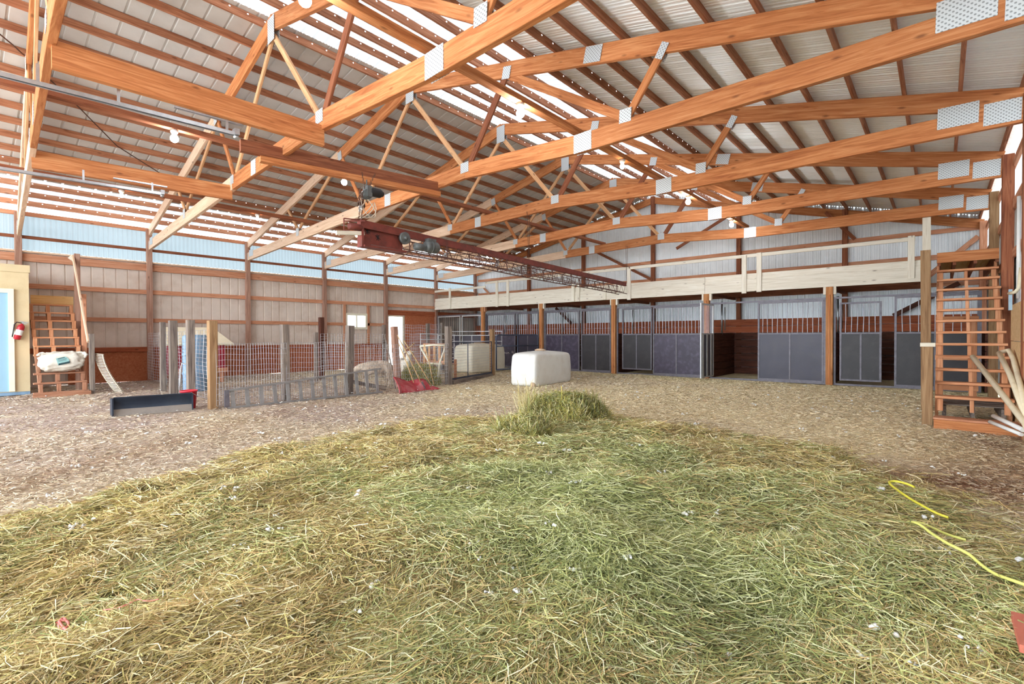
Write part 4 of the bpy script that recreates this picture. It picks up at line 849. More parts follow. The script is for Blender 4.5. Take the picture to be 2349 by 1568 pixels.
# ------------------------------------------------------------------ water tanks
def tank(lb, cx, cy, w, d, h, rot, m, name='water_tank', seed=0):
    t = thing(name, lb, 'tank', (cx, cy, 0)); mb = MB(); nu, nv = 48, 26; vs = []; rs = random.Random(seed)
    ca, sa = math.cos(rot), math.sin(rot)
    for i in range(nv + 1):
        ph = PI * i / nv
        for j in range(nu):
            th = 2 * PI * (j + .5) / nu; f = lambda c, e: math.copysign(abs(c) ** e, c)
            px = f(math.sin(ph), .16) * f(math.cos(th), .16); py = f(math.sin(ph), .16) * f(math.sin(th), .16); pz = f(math.cos(ph), .2)
            zz = h / 2 + pz * h / 2; tp = 1 - .03 * (zz / h)
            if pz > .6: zz += .07 * h * (1 - px * px) * (1 - py * py) - .02 * h * (px > .2)
            bul = 1 + .03 * math.sin(PI * zz / h) + .006 * math.sin(17 * th) * math.sin(9 * ph)
            x = px * w / 2 * tp * bul; y = py * d / 2 * tp * bul
            vs.append((cx + x * ca - y * sa, cy + x * sa + y * ca, max(zz, .004)))
    fs = [(i * nu + j, i * nu + (j + 1) % nu, (i + 1) * nu + (j + 1) % nu, (i + 1) * nu + j) for i in range(nv) for j in range(nu)]
    mb.add(vs, fs, True); mb.build('shell', MT[m], t)
    mb = MB(); q = (cx - .12 * ca, cy - .12 * sa, h * 1.06)
    mb.lathe([(0, .0), (.16, .0), (.16, .03), (.11, .035), (.11, .05), (0, .055)], q, 24); mb.build('lid', MT['dust'], t)
    mb = MB(); mb.lathe([(.112, -.02), (.12, .0), (.12, .012), (0, .012)], (q[0] + .01, q[1] - .02, q[2] - .01), 24); mb.build('filler_neck', MT['black'], t)
    return t
t = tank('near white plastic water tank standing alone on the straw in mid-arena', -8.88, 11.55, 2.15, .85, .93, PI / 2 + .12, 'tank')
mb = MB(); mb.lathe([(0, 0), (.07, 0), (.07, .05), (0, .05)], (-8.42, 10.5, .07), 16, 'y'); mb.build('outlet', MT['dust'], t)
for i, (x, y, r_, z) in enumerate(((0, 0, 0, 0),)): pass
t = tank('aged cream water tank behind the wire gate', -13.85, 13.95, 1.95, 1.0, 1.08, PI / 2, 'tank2', seed=3)
# ------------------------------------------------------------------ hoist and hanging lattice conveyor
ho = thing('chain_hoist', 'motorised chain hoist with a tangle of chain hanging under the brown beam', 'hoist', (-8.1, 5.15, 4.0))
mb = MB(); mb.lathe([(0, -.12), (.08, -.12), (.085, -.1), (.085, .1), (.07, .13), (0, .13)], (-8.05, 5.32, 4.12), 20, 'y'); mb.lathe([(0, .13), (.05, .13), (.05, .17), (0, .17)], (-8.05, 5.32, 4.12), 16, 'y'); mb.build('motor', MT['black'], ho)
mb = MB(); mb.box(-8.14, -7.98, 5.12, 5.22, 4.0, 4.2); mb.lathe([(0, -.05), (.09, -.05), (.09, .05), (0, .05)], (-8.06, 5.15, 4.05), 16, 'x'); mb.tube([(-8.06, 5.15, 4.2), (-8.06, 5.15, 4.32)], .012, 8); mb.build('gear_case', MT['motor'], ho)
mb = MB(); rs = random.Random(3)
for (a, b) in (((-8.1, 5.08, 4.46), (-8.08, 5.12, 4.15)), ((-8.02, 5.3, 4.46), (-8.06, 5.18, 4.15)), ((-8.08, 5.02, 4.12), (-8.0, 4.95, 3.46)), ((-8.04, 5.06, 4.1), (-7.96, 4.97, 3.5)), ((-8.0, 4.98, 4.12), (-7.98, 5.0, 3.75))):
    mb = MB(); a = Vector(a); b = Vector(b); n = int((b - a).length / .035)
    for k in range(n):
        c = a.lerp(b, (k + .5) / n); c += Vector((rs.uniform(-.01, .01), rs.uniform(-.01, .01), 0)); ax = Vector((1, 0, 0)) if k % 2 else Vector((0, 1, 0))
        mb.tube([c + ax * (.011 * math.cos(t)) + Vector((0, 0, .022 * math.sin(t))) for t in [PI / 3 * j for j in range(6)]], .0045, 5, closed=True)
    mb.build('chain', MT['chain'], ho)
mb = MB()
for k in range(16):
    c = Vector((-8.06 + rs.uniform(-.05, .05), 5.0 + rs.uniform(-.06, .1), 3.95 + rs.uniform(-.12, .14))); mb.tube([c, c + Vector((rs.uniform(-.03, .03), rs.uniform(-.04, .04), -.07))], .012, 6)
mb.build('chain_tangle', MT['chain'], ho)
mb = MB()
for k in range(3): mb.tube([(-8.02 + .03 * math.sin(j), 5.2 + .16 * math.sin(j * .55 + k) - .05, 3.95 - .32 * math.sin(j * .35) - .03 * k) for j in range(10)], .008, 6)
mb.build('cable', MT['coat'], ho)
cv = thing('lattice_conveyor', 'long rusty red lattice conveyor beam hanging under the trusses', 'conveyor', (-8.0, 10.4, 3.4))
def CP(y, dx=0, dz=0): t = (y - 5) / 10.85; return Vector((-7.72 - .7 * t + dx, y, 3.46 - .16 * t + dz))
mb = MB(); mb.bar(CP(4.8, 0, -.06), CP(15.85, 0, -.06), .012, .13); mb.bar(CP(4.8, -.03, .0), CP(15.85, -.03, .0), .08, .012); mb.bar(CP(4.8, -.03, -.125), CP(15.85, -.03, -.125), .08, .012); mb.build('top_channel', MT['redsteel'], cv)
mb = MB()
for dx in (-.3, .02): mb.tube([CP(y, dx, -.4 + .015 * math.sin(y)) for y in np.linspace(5.0, 15.85, 14)], .013, 6)
mb.tube([CP(y, -.32, -.12) for y in np.linspace(5.0, 15.85, 6)], .013, 6); mb.tube([CP(y, -.14, -.33) for y in np.linspace(5.8, 15.85, 10)], .01, 6)
mb.build('lower_rods', MT['rod'], cv)
mb = MB(); y = 5.9; k = 0
while y < 15.7:
    mb.tube([CP(y, 0, -.12), CP(y + .17, .02, -.4)], .006, 5); mb.tube([CP(y + .17, .02, -.4), CP(y + .34, 0, -.12)], .006, 5)
    mb.tube([CP(y, -.32, -.12), CP(y + .17, -.3, -.4)], .006, 5); mb.tube([CP(y + .17, -.3, -.4), CP(y + .34, -.32, -.12)], .006, 5)
    mb.tube([CP(y, .02, -.4), CP(y + .34, -.3, -.4)], .006, 5)
    if k % 3 == 0: mb.tube([CP(y, .02, -.4), CP(y, -.3, -.4)], .01, 5); mb.tube([CP(y, 0, -.05), CP(y, -.32, -.12)], .01, 5); mb.tube([CP(y, 0, -.1), CP(y, .02, -.4)], .012, 5); mb.tube([CP(y, -.32, -.12), CP(y, -.3, -.4)], .012, 5)
    y += .34; k += 1
mb.build('lattice_rods', MT['rod'], cv)
mb = MB(); mb.tube([CP(y, -.1, -.28 + .03 * math.sin(y * 7)) for y in np.linspace(6.6, 12.5, 40)], .008, 5); mb.tube([CP(y, -.05, -.2 + .05 * math.sin(y * 5)) for y in np.linspace(6.4, 10.5, 40)], .006, 5); mb.build('loose_cable', MT['chain'], cv)
mb = MB(); mb.box(-7.82, -7.79, 4.85, 5.75, 3.02, 3.44); mb.box(-7.85, -7.66, 4.85, 5.75, 3.0, 3.03); mb.box(-7.85, -7.7, 4.82, 4.86, 3.0, 3.46); mb.build('side_plate', MT['redsteel'], cv)
mb = MB()
for (a, b) in ((4.98, 3.3), (5.2, 3.22)):
    for q in range(4): t = q * PI / 4 + .3; mb.bar((-7.785, a + .06 * math.cos(t), b + .06 * math.sin(t)), (-7.785, a - .06 * math.cos(t), b - .06 * math.sin(t)), .006, .018, (1, 0, 0))
mb.build('star_marks', MT['black'], cv)
mb = MB(); mb.lathe([(.0, -.03), (.05, -.03), (.06, -.02), (.1, -.03), (.115, -.03), (.115, .03), (.1, .03), (.06, .02), (.05, .03), (0, .03)], (-7.72, 5.75, 3.28), 28, 'x'); mb.lathe([(0, -.03), (.035, -.03), (.035, .05), (0, .05)], (-7.7, 5.75, 3.28), 14, 'x'); mb.build('drive_wheel', MT['motor'], cv)
mb = MB(); mb.lathe([(0, -.16), (.1, -.15), (.115, -.1), (.115, .12), (.09, .16), (0, .17)], (-7.74, 6.42, 3.2), 24, 'y'); mb.lathe([(.117, -.04), (.125, -.04), (.125, .0), (.117, .0)], (-7.74, 6.42, 3.2), 24, 'y'); mb.box(-7.8, -7.68, 6.3, 6.5, 3.3, 3.36); mb.build('motor', MT['motor'], cv)
mb = MB(); mb.lathe([(0, -.1), (.07, -.1), (.07, .08), (0, .1)], (-7.72, 6.1, 3.16), 18, 'y'); mb.build('gearbox', MT['motor'], cv)
mb = MB(); mb.lathe([(0, -.12), (.06, -.12), (.06, .12), (0, .12)], (-7.75, 4.72, 3.33), 16, 'y'); mb.bar((-7.85, 4.55, 3.42), (-7.65, 4.85, 3.44), .02, .02); mb.tube([(-7.75, 4.5, 3.44), (-7.75, 4.85, 3.47)], .012, 6); mb.tube([(-7.75, 4.5, 3.44), (-7.75, 4.5, 3.24), (-7.75, 4.85, 3.24)], .012, 6); mb.build('winch_drum', MT['redsteel'], cv)
beam('pale_board', (-7.74, 4.35, 3.17), (-7.74, 4.88, 3.24), .05, .07, MT['loft'], cv)
mb = MB()
for yy, x2, z2 in ((9.9, -8.05, 4.62), (15.85, -8.4, 4.62)):
    for dy in (-.06, .06): mb.tube([CP(yy, 0, 0), (x2, yy + dy, z2)], .006, 5)
mb.build('hanging_rod', MT['chain'], cv)
for i, L_ in enumerate((((-11.6, .2, 6.66), (-12.26, .81, 6.52), (-13.4, 1.7, 6.27), (-14.8, 2.7, 5.96), (-15.75, 3.8, 5.78)), ((-1.7, 12.6, 5.3), (-1.35, 12.25, 5.22), (-.06, 10.83, 4.88), (.85, 9.79, 4.66)))):
    mb = MB(); mb.tube(L_, .012, 6); tag(mb.build('brace_cable', MT['chain'], loc=L_[0]), ['dark diagonal cable slung under the left roof slope', 'dark diagonal cable under the right roof slope by the heel plates'][i], 'cable')

# ------------------------------------------------------------------ sheep
def sheep(lb, name, pts, edges, rad, m, disp=.03):
    me = bpy.data.meshes.new(name); me.from_pydata(pts, edges, []); o = bpy.data.objects.new(name, me); COL.objects.link(o)
    sk = o.modifiers.new('skin', 'SKIN'); sk.use_smooth_shade = True
    lay = me.skin_vertices[0].data
    for i, r in enumerate(rad): lay[i].radius = (r, r) if not isinstance(r, tuple) else r
    lay[0].use_root = True
    s = o.modifiers.new('sub', 'SUBSURF'); s.levels = 3; s.render_levels = 3
    tx = bpy.data.textures.new(name + '_wool', 'CLOUDS'); tx.noise_scale = .05; d = o.modifiers.new('wool', 'DISPLACE'); d.texture = tx; d.strength = disp; d.mid_level = .5
    me.materials.append(m); return o
def make_sheep(lb, ox, oy, ang, headup, m, s=1.0, stand=True):
    t = thing('sheep', lb, 'sheep', (ox, oy, 0)); ca, sa = math.cos(ang), math.sin(ang)
    W_ = lambda p: ((p[0] * ca - p[1] * sa) * s, (p[0] * sa + p[1] * ca) * s, p[2] * s)
    P = [(0, 0, .56), (-.26, 0, .58), (-.42, 0, .56), (.22, 0, .57), (.38, 0, .58)]; E = [(0, 1), (1, 2), (0, 3), (3, 4)]; Rr = [.19, .2, .13, .19, .13]
    if headup: P += [(.48, 0, .76), (.5, 0, .9), (.56, 0, .94), (.68, 0, .88)]; Rr += [.1, .075, .07, .045]
    else: P += [(.5, 0, .56), (.6, 0, .46), (.68, 0, .36), (.75, 0, .24)]; Rr += [.1, .08, .07, .04]
    E += [(4, 5), (5, 6), (6, 7), (7, 8)]
    for (lx, ly, bk_) in ((.3, .1, 0), (.3, -.1, 0), (-.34, .11, 1), (-.34, -.11, 1)):
        b = len(P); root = 4 if not bk_ else 1; kx = -.05 if bk_ else .0
        P += [(lx, ly, .4), (lx + (.04 if bk_ else 0), ly, .3), (lx + kx, ly, .18), (lx + (-.01 if bk_ else 0), ly, .07), (lx + .04, ly, .02)]; Rr += [.09 if bk_ else .07, .05, .03, .026, .028]
        E += [(3 if not bk_ else 1, b), (b, b + 1), (b + 1, b + 2), (b + 2, b + 3), (b + 3, b + 4)]
    P += [(-.52, 0, .5), (-.56, 0, .4)]; E += [(2, len(P) - 2), (len(P) - 2, len(P) - 1)]; Rr += [.045, .03]
    o = sheep(lb, 'body', [W_(p) for p in P], E, [r * s for r in Rr], m); o.parent = t
    hx, hz = (.64, .9) if headup else (.7, .33)
    mb = MB()
    for sgn in (-1, 1):
        q = [W_((hx - .1, sgn * .05, hz + .05)), W_((hx - .12, sgn * .13, hz + .05)), W_((hx - .13, sgn * .17, hz + .01))]; q = [(a + ox, b + oy, c) for a, b, c in q]; mb.tube(q, [.022 * s, .028 * s, .008 * s], 8)
    mb.build('ear', MT['face'], t)
    mb = MB()
    for sgn in (-1, 1):
        c = W_((hx + (.0 if headup else -.02), sgn * .06, hz + .03)); mb.lathe([(0, -.012), (.01, -.007), (.012, 0), (.01, .007), (0, .012)], (c[0] + ox, c[1] + oy, c[2]), 10)
    c = W_((hx + (.1 if headup else .07), 0, hz - (.04 if headup else .11))); mb.lathe([(0, -.018), (.02, -.01), (.022, .005), (0, .018)], (c[0] + ox, c[1] + oy, c[2]), 10)
    mb.build('eyes_and_nose', MT['skin_d'], t)
    return t
make_sheep('dusty woolly sheep grazing low behind the end of the ladder', -11.75, 7.75, -1.75, False, MT['wool_d'], 1.0)
make_sheep('cream sheep standing with raised head before the bright doorway', -12.5, 9.2, -.25, True, MT['wool'], 1.0)

# ------------------------------------------------------------------ feeder, sled, tools
sfd = thing('slatted_feeder', 'pale slatted wooden hay feeder inside the pen', 'feeder', (-11.8, 9.9, 0))
for k in range(5): beam('slat', (-12.3 + k * .24, 9.9, .56), (-12.3 + k * .24, 9.9, 1.18), .1, .025, MT['web'], sfd, (0, 1, 0))
for z in (.62, 1.15): beam('rail', (-12.38, 9.93, z), (-11.2, 9.93, z), .04, .09, MT['girt'], sfd)
for x in (-12.3, -11.3):
    for y in (9.92, 10.3): beam('leg', (x, y, 0), (x, y, .7), .07, .06, MT['girt'], sfd, (0, 1, 0))
for k in range(3): beam('floor_slat', (-12.35, 10.0 + k * .14, .56), (-11.25, 10.0 + k * .14, .56), .1, .02, MT['girt'], sfd)
wf = thing('white_frame', 'dirty white splayed pipe frame beside the thick brown pen post', 'frame', (-11.1, 9.35, 0))
mb = MB(); mb.tube([(-11.5, 9.1, 1.1), (-11.25, 9.25, .62), (-11.15, 9.2, .1)], .028, 8); mb.tube([(-10.95, 9.6, 1.12), (-11.05, 9.45, .62), (-11.0, 9.3, .06)], .028, 8); mb.tube([(-11.3, 9.2, .62), (-11.0, 9.5, .6)], .03, 8); mb.tube([(-11.52, 9.1, 1.12), (-11.2, 9.35, 1.16), (-10.93, 9.6, 1.14)], .028, 8)
mb.build('tube_frame', MT['trimw'], wf)
sl = thing('red_sled', 'crumpled red plastic sled propped against the pen fence', 'sled', (-10.15, 7.8, 0))
mb = MB(); nu, nv = 34, 12; vs = []; rs = random.Random(5)
for j in range(nv + 1):
    for i in range(nu + 1):
        u = i / nu; v = j / nv; y = 7.22 + 1.12 * u; z = .01 + .34 * v * (1 - .35 * u) * (1 - .25 * sstep(.0, .25, np.array(u)).item() * 0)
        x = -10.05 - .28 * v ** 1.6 + .05 * math.sin(5 * u + 2 * v) + .03 * math.sin(17 * u) * v + (.12 * (1 - u / .12) if u < .12 else 0)
        z += .04 * math.sin(9 * u) * v + (.05 * (1 - u / .15) * v if u < .15 else 0)
        vs.append((x, y, z))
for q in list(vs): vs.append((q[0] - .012, q[1], q[2] + .001))
n0 = (nu + 1) * (nv + 1); fs = []
for j in range(nv):
    for i in range(nu):
        a = j * (nu + 1) + i; fs.append((a, a + 1, a + nu + 2, a + nu + 1)); fs.append((n0 + a + nu + 1, n0 + a + nu + 2, n0 + a + 1, n0 + a))
mb.add(vs, fs, True); mb.build('shell', MT['redsled'], sl)
mb = MB(); mb.tube([vs[nv * (nu + 1) + i] for i in range(0, nu + 1, 2)], .014, 6); mb.tube([vs[j * (nu + 1)] for j in range(nv + 1)], .014, 6); mb.build('rolled_rim', MT['redsled'], sl)
def tool(lb, a, b, r, m='handle', head=None, name='hand_tool'):
    t = thing(name, lb, 'tool', b); mb = MB(); mb.tube([a, tuple((Vector(a) + Vector(b)) / 2 + Vector((.01, .01, 0))), b], r, 8); mb.build('handle', MT[m], t)
    if head: head(t)
    return t
tool('heavy grey pole leaning on the leaning pen post', (-10.95, 7.5, 1.45), (-10.3, 7.36, .1), .02, 'weath')
def fork(t):
    mb = MB(); mb.tube([(-10.7, 7.95, 1.05), (-10.62, 8.12, 1.16), (-10.6, 8.2, 1.24)], .013, 6); mb.build('branch', MT['handle'], t)
tool('forked pale stick leaning in the red sled', (-10.75, 7.8, 1.22), (-10.32, 7.95, .2), .014, 'handle', fork)
def shov(t): mb = MB(); mb.bar((-10.24, 8.12, .2), (-10.15, 8.14, .02), .16, .01, (0, 1, 0)); mb.build('head', MT['motor'], t)
tool('long tool handle leaning behind the red sled, its upper end against the fence', (-10.75, 7.75, 1.45), (-10.24, 8.12, .2), .015, 'handle', shov)
def rake(t):
    mb = MB()
    for k in range(14): mb.tube([(-10.2, 8.44, .1), (-10.02 + .02 * math.sin(k), 8.28 + k * .024, .01)], .007, 5)
    mb.tube([(-10.1, 8.3, .05), (-10.1, 8.56, .05)], .01, 6); mb.build('rake_head', MT['redsled'], t)
tool('rake with a pinkish red head resting at the right end of the sled', (-10.8, 8.0, 1.3), (-10.2, 8.44, .1), .015, 'handle', rake)
tool('thin pale handle standing beside the white frame', (-10.7, 8.6, 1.2), (-10.6, 8.85, .08), .014, 'handle')
bx = thing('terracotta_box', 'corner of a terracotta topped dark box at the right picture edge', 'box', (.4, 2.75, 0))
mb = MB(); mb.box(.24, .56, 2.6, 2.86, 0, .235); mb.build('box_body', MT['black'], bx); mb = MB(); mb.box(.225, .58, 2.585, 2.875, .23, .26); mb.build('box_lid', MT['boxred'], bx)

# ------------------------------------------------------------------ hay, straw, wool
def ribbons(name, px, py, pz, L, W2, ang, tilt, curl, cols, nseg=3, lift=.3, m=None):
    n = len(px); k = nseg + 1; t = np.linspace(-.5, .5, k)[None, :]
    a = ang[:, None] + curl[:, None] * t
    ds = L[:, None] / nseg; dx = np.cumsum(np.cos(a) * ds, 1); dy = np.cumsum(np.sin(a) * ds, 1)
    X = px[:, None] + dx - dx.mean(1, keepdims=True); Y = py[:, None] + dy - dy.mean(1, keepdims=True)
    Z = pz[:, None] + tilt[:, None] * t * L[:, None] + lift * L[:, None] * (.25 - t * t) * .5
    w = W2[:, None]; roll = RNG.uniform(-.9, .9, (n, 1))
    wx = -np.sin(a) * np.cos(roll) * w; wy = np.cos(a) * np.cos(roll) * w; wz = np.sin(roll) * w * np.ones((1, k))
    V = np.empty((n, k, 2, 3), np.float32); V[:, :, 0, 0] = X - wx; V[:, :, 0, 1] = Y - wy; V[:, :, 0, 2] = Z - wz; V[:, :, 1, 0] = X + wx; V[:, :, 1, 1] = Y + wy; V[:, :, 1, 2] = Z + wz
    V = V.reshape(-1, 3); base = (np.arange(n) * k * 2)[:, None, None]; s = (np.arange(nseg) * 2)[None, :, None]
    F = (base + s + np.array([0, 2, 3, 1])[None, None, :]).reshape(-1, 4)
    me = bpy.data.meshes.new(name); me.vertices.add(len(V)); me.vertices.foreach_set('co', V.ravel())
    me.loops.add(F.size); me.loops.foreach_set('vertex_index', F.ravel().astype(np.int32)); me.polygons.add(len(F)); me.polygons.foreach_set('loop_start', np.arange(0, F.size, 4, dtype=np.int32))
    me.update(calc_edges=True); set_cols(me, np.repeat(cols, k * 2, 0)); me.materials.append(m or MT['strand'])
    o = bpy.data.objects.new(name, me); COL.objects.link(o); return o
STRAW = np.array([npc(212, 196, 142), npc(192, 178, 114), npc(232, 222, 184), npc(164, 152, 96), npc(202, 172, 122), npc(150, 130, 90)])
GREEN = np.array([npc(172, 176, 118), npc(148, 156, 98), npc(200, 204, 154), npc(128, 136, 84), npc(186, 186, 122), npc(214, 216, 172)])
LITTER = np.array([npc(216, 200, 164), npc(190, 168, 132), npc(232, 224, 206), npc(170, 142, 110), npc(206, 194, 168), npc(130, 104, 82)])
def greenness(x, y):
    g = .05 + .88 * gauss(x, y, -2.0, 3.2, 1.7, 1.8, .8) + .3 * gauss(x, y, -1.2, 2.1, 1.2, .9, .7) + .35 * gauss(x, y, -3.5, 5.5, 1.6, 1.2, 0)
    return np.clip(g + (vnoise(x, y, .45, 11) - .5) * .7, 0, 1)
def haycols(x, y, green):
    n = len(x); i = RNG.integers(0, 6, n); c = np.where((RNG.random(n) < green)[:, None], GREEN[i], STRAW[i])
    v = (.8 + .3 * vnoise(x, y, .3, 12) + .22 * vnoise(x, y, .8, 14) + RNG.uniform(-.12, .12, n))[:, None]; return np.clip(c * v, 0, 1)
def scatter_cam(n, r0, r1, pw):
    """even cover that thins with distance from where people stand at the open end"""
    r = r0 + (r1 - r0) * RNG.random(n) ** pw; a = RNG.uniform(-.3, PI * 1.12, n); return r * np.cos(a) * 1.0, r * np.sin(a), r
x, y, r = scatter_cam(1300000, 1.0, 9.0, 1.2)
k = (RNG.random(len(x)) < haymask(x, y)) & (x > -7.6) & (x < .8) & (y > -1.4); x, y, r = x[k], y[k], r[k]
LIM = 430000
if len(x) > LIM: x, y, r = x[:LIM], y[:LIM], r[:LIM]
n = len(x); flow = 2.2 * PI * vnoise(x, y, 1.1, 21) + .6; ang = flow + RNG.normal(0, .8, n)
z = floorH(x, y) + hayH(x, y) + RNG.uniform(-.01, .035, n) * (1 + .6 * haymask(x, y))
hay = ribbons('loose_hay', x, y, z, RNG.uniform(.06, .24, n) * (1 + .03 * r), (.0008 + .00034 * r) * RNG.uniform(.6, 1.3, n), ang, RNG.normal(0, .22, n), RNG.normal(0, 1.6, n), haycols(x, y, greenness(x, y)), lift=.35)
tag(hay, 'thick spread of loose green and yellow hay over the foreground', 'hay', kind='stuff')
def bedcol(x, y):
    g = greenness(x, y)[:, None] if hasattr(x, '__len__') else 0; m = haymask(x, y)[:, None] if hasattr(x, '__len__') else 1; c = (npc(132, 112, 72) * (1 - g) + npc(100, 100, 60) * g); return c * m + floor_col(x, y) * (1 - m)
bed = grid_obj('hay_bed', -7.4, 1.0, -1.5, 9.2, .045, lambda X, Y: floorH(X, Y) + hayH(X, Y) - .012 - .06 * (haymask(X, Y) < .35), bedcol, MT['ground'])
tag(bed, 'matted hay layer under the loose strands in the foreground', 'hay', kind='stuff')
# straw litter over the dirt
x = RNG.uniform(-19.3, .8, 900000); y = RNG.uniform(-.5, 16.2, 900000); d = np.hypot(x, y)
cover = (.35 + .65 * vnoise(x, y, .8, 31)) * (.4 + .6 * sstep(-13, -6, x)) + .35 * sstep(8, 13, y)
k = (RNG.random(len(x)) < np.clip(cover * 5.5 / np.maximum(d, 3.5), 0, 1)) & (haymask(x, y) < .8); x, y, d = x[k][:240000], y[k][:240000], d[k][:240000]; n = len(x)
c = .58 * LITTER[RNG.integers(0, 6, n)] + .55 * floor_col(x, y); c = c * RNG.uniform(.82, 1.12, (n, 1)) * np.where(x < -6, .94, 1.0)[:, None]
lit = ribbons('straw_litter', x, y, floorH(x, y) + RNG.uniform(0, .018, n), RNG.uniform(.02, .08, n) * (1 + .02 * d), (.0014 + .00028 * d) * RNG.uniform(.6, 1.5, n), RNG.uniform(0, 2 * PI, n), RNG.normal(0, .2, n), RNG.normal(0, .9, n), np.clip(c, 0, 1), nseg=2, lift=.2)
tag(lit, 'trampled straw and wood chips scattered over the dirt floor', 'straw', kind='stuff')
# hay piles: mound body + own strands
def pile(name, lb, cx, cy, h, a, b, th, n, cols, zb=0.0, ln=(.08, .24), wd=.004, shape=1.0):
    t = thing(name, lb, 'hay pile', (cx, cy, zb)); mb = MB(); nu, nv = 36, 12; vs = []; ca, sa = math.cos(th), math.sin(th)
    def S(u, v):   # u angle, v 0 top..1 rim
        rr = v; hh = h * (1 - v ** 2.6) ** .8 * (1 + .16 * math.sin(3 * u + 1) * v + .1 * math.sin(7 * u))
        k = 1 + .09 * math.sin(5 * u + 2) + .05 * math.sin(9 * u); X = a * rr * k * math.cos(u); Y = b * rr * k * math.sin(u)
        return cx + X * ca - Y * sa, cy + X * sa + Y * ca, zb + hh
    for j in range(nv + 1):
        for i in range(nu): vs.append(S(2 * PI * i / nu, j / nv))
    mb.add(vs, [(j * nu + i, (j + 1) * nu + i, (j + 1) * nu + (i + 1) % nu, j * nu + (i + 1) % nu) for j in range(nv) for i in range(nu)], True)
    o = mb.build('mound', MT['mound'], t)
    U = RNG.uniform(0, 2 * PI, n); Vv = RNG.random(n) ** .6; P = np.array([S(u, v) for u, v in zip(U, Vv)])
    slope = np.where(Vv > .6, RNG.normal(.0, .9, n), RNG.normal(0, .35, n)); i = RNG.integers(0, len(cols), n)
    cc = cols[i] * (.7 + .5 * vnoise(P[:, 0], P[:, 1], .2, 15))[:, None]
    s = ribbons('strands', P[:, 0] - cx, P[:, 1] - cy, P[:, 2] - zb + RNG.uniform(-.02, .04, n), RNG.uniform(ln[0], ln[1], n), wd * RNG.uniform(.6, 1.3, n), RNG.uniform(0, 2 * PI, n), slope, RNG.normal(0, 1.3, n), np.clip(cc, 0, 1), lift=.4)
    s.parent = t; s['kind'] = 'stuff'
    return t
MT['mound'] = mat('hay_mound', (142, 130, 78), .95, 0, .25, 9, dark=(96, 84, 50), darkamt=.6, dscale=6, bump=.8, bscale=30)
OLIVE = np.concatenate([STRAW[:4], GREEN[:4], np.array([npc(196, 184, 96), npc(184, 176, 96)])])
pile('hay_pile', 'upright bale-like clump of green hay in mid-arena, the farther of two', -4.25, 6.02, .4, .68, .38, .72, 14000, OLIVE, .08, (.08, .22), .0034)
pile('hay_pile', 'smaller loose hay clump with a hollow, in front of the larger clump', -4.02, 4.8, .25, .4, .3, .72, 8000, OLIVE, .07, (.07, .2), .0028)
pile('hay_pile', 'yellow-green feed hay heap in the pen behind the tools', -11.4, 9.0, .5, .55, .36, .9, 7000, OLIVE, 0, (.1, .28), .006)
pile('hay_pile', 'low brown tuft of hay on the left of the foreground spread', -4.05, 3.8, .09, .18, .12, .7, 1800, STRAW, .06, (.05, .14), .0022)
x = RNG.normal(-4.62, .05, 260); y = RNG.normal(5.62, .05, 260)
sp = ribbons('standing_straw', x, y, .3 + RNG.uniform(-.16, .08, 260), RNG.uniform(.14, .36, 260), np.full(260, .0022), RNG.uniform(0, 6.3, 260), RNG.choice([-1.8, 1.8, 2.5, -2.5], 260), RNG.normal(0, .5, 260), STRAW[RNG.integers(0, 3, 260)])
tag(sp, 'tuft of tall pale straw sticking up at the larger hay clump', 'straw', kind='stuff')
# wool tufts
def tufts(n):
    mb = MB(); rs = random.Random(11); c = 0
    while c < n:
        x = rs.uniform(-17, .7); y = rs.uniform(.5, 15)
        if rs.random() > 6 / max(4, math.hypot(x, y) ** 1.1): continue
        z = float(floorH(np.array(x), np.array(y)) + hayH(np.array(x), np.array(y))) + .05; s = rs.uniform(.016, .045); c += 1
        for k in range(rs.randint(2, 5)):
            q = Vector((x + rs.uniform(-1, 1) * s, y + rs.uniform(-1, 1) * s, z + rs.uniform(0, .4) * s)); r = s * rs.uniform(.35, .8)
            mb.tube([q + Vector((rs.uniform(-1, 1), rs.uniform(-1, 1), rs.uniform(-.2, .3))) * r * j * .8 for j in (-1, 0, 1)], [r * .2, r * .55, r * .15], 6)
    return mb
o = tufts(420).build('wool_tufts', MT['white'], loc=(0, 0, 0)); tag(o, 'bits of white wool scattered over the hay and dirt', 'wool', kind='stuff')
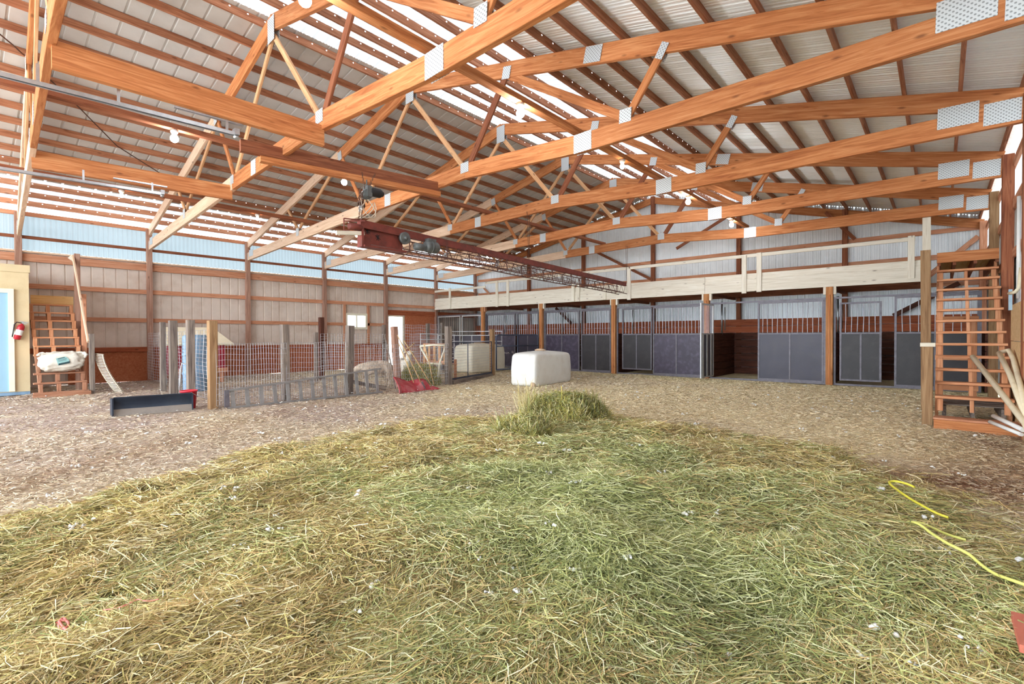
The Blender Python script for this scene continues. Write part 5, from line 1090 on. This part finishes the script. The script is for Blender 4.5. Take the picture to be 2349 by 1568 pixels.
# cords and twine
def onhay(pts, r, m, name, lb, cat, dz=.035):
    P = []
    for (a, b) in pts: P.append((a, b, float(floorH(np.array(a), np.array(b)) + hayH(np.array(a), np.array(b))) + dz))
    cu = bpy.data.curves.new(name, 'CURVE'); cu.dimensions = '3D'; s = cu.splines.new('NURBS'); s.points.add(len(P) - 1); s.order_u = 4; s.use_endpoint_u = True; s.resolution_u = 8
    for q, p in zip(s.points, P): q.co = (*p, 1)
    cu.bevel_depth = r; cu.bevel_resolution = 3; tmp = bpy.data.objects.new(name, cu); COL.objects.link(tmp)
    dg = bpy.context.evaluated_depsgraph_get(); me = bpy.data.meshes.new_from_object(tmp.evaluated_get(dg)); bpy.data.objects.remove(tmp)
    me.materials.clear(); me.materials.append(MT[m]); o = bpy.data.objects.new(name, me); COL.objects.link(o); return tag(o, lb, cat)
onhay([(-0.15, 5.03), (-0.224, 5.086), (-0.309, 5.105), (-0.318, 5.012), (-0.224, 4.843), (-0.15, 4.722), (-0.075, 4.619), (-0.009, 4.563), (0.047, 4.544)], .009, 'cord', 'yellow_cord', 'far loop of yellow cord on the hay at the right', 'cord', .09)
onhay([(0.122, 4.021), (0.056, 4.03), (-0.009, 4.105), (-0.065, 4.189), (-0.122, 4.189), (-0.159, 4.095), (-0.15, 4.021), (-0.094, 3.899), (-0.047, 3.824), (-0.0, 3.703), (0.047, 3.609), (0.122, 3.553), (0.15, 3.478), (0.206, 3.403), (0.252, 3.357), (0.318, 3.282), (0.421, 3.179)], .008, 'cordg', 'yellow_cord', 'near yellow cord looping and running off to the right edge', 'cord', .095)
onhay([(-2.94, 0.3), (-2.97, 0.34), (-2.82, 0.34), (-2.85, 0.29), (-3.03, 0.33), (-2.87, 0.34), (-3.02, 0.3), (-2.8, 0.32)], .005, 'twine', 'twine_tangle', 'small tangle of pink twine in the hay, lower left', 'twine', .07)
onhay([(-2.91, 0.46), (-2.81, 0.52), (-2.92, 0.6), (-2.77, 0.58), (-2.73, 0.63)], .003, 'twine', 'twine_strand', 'loose pink twine strand in the hay, left of centre', 'twine', .07)
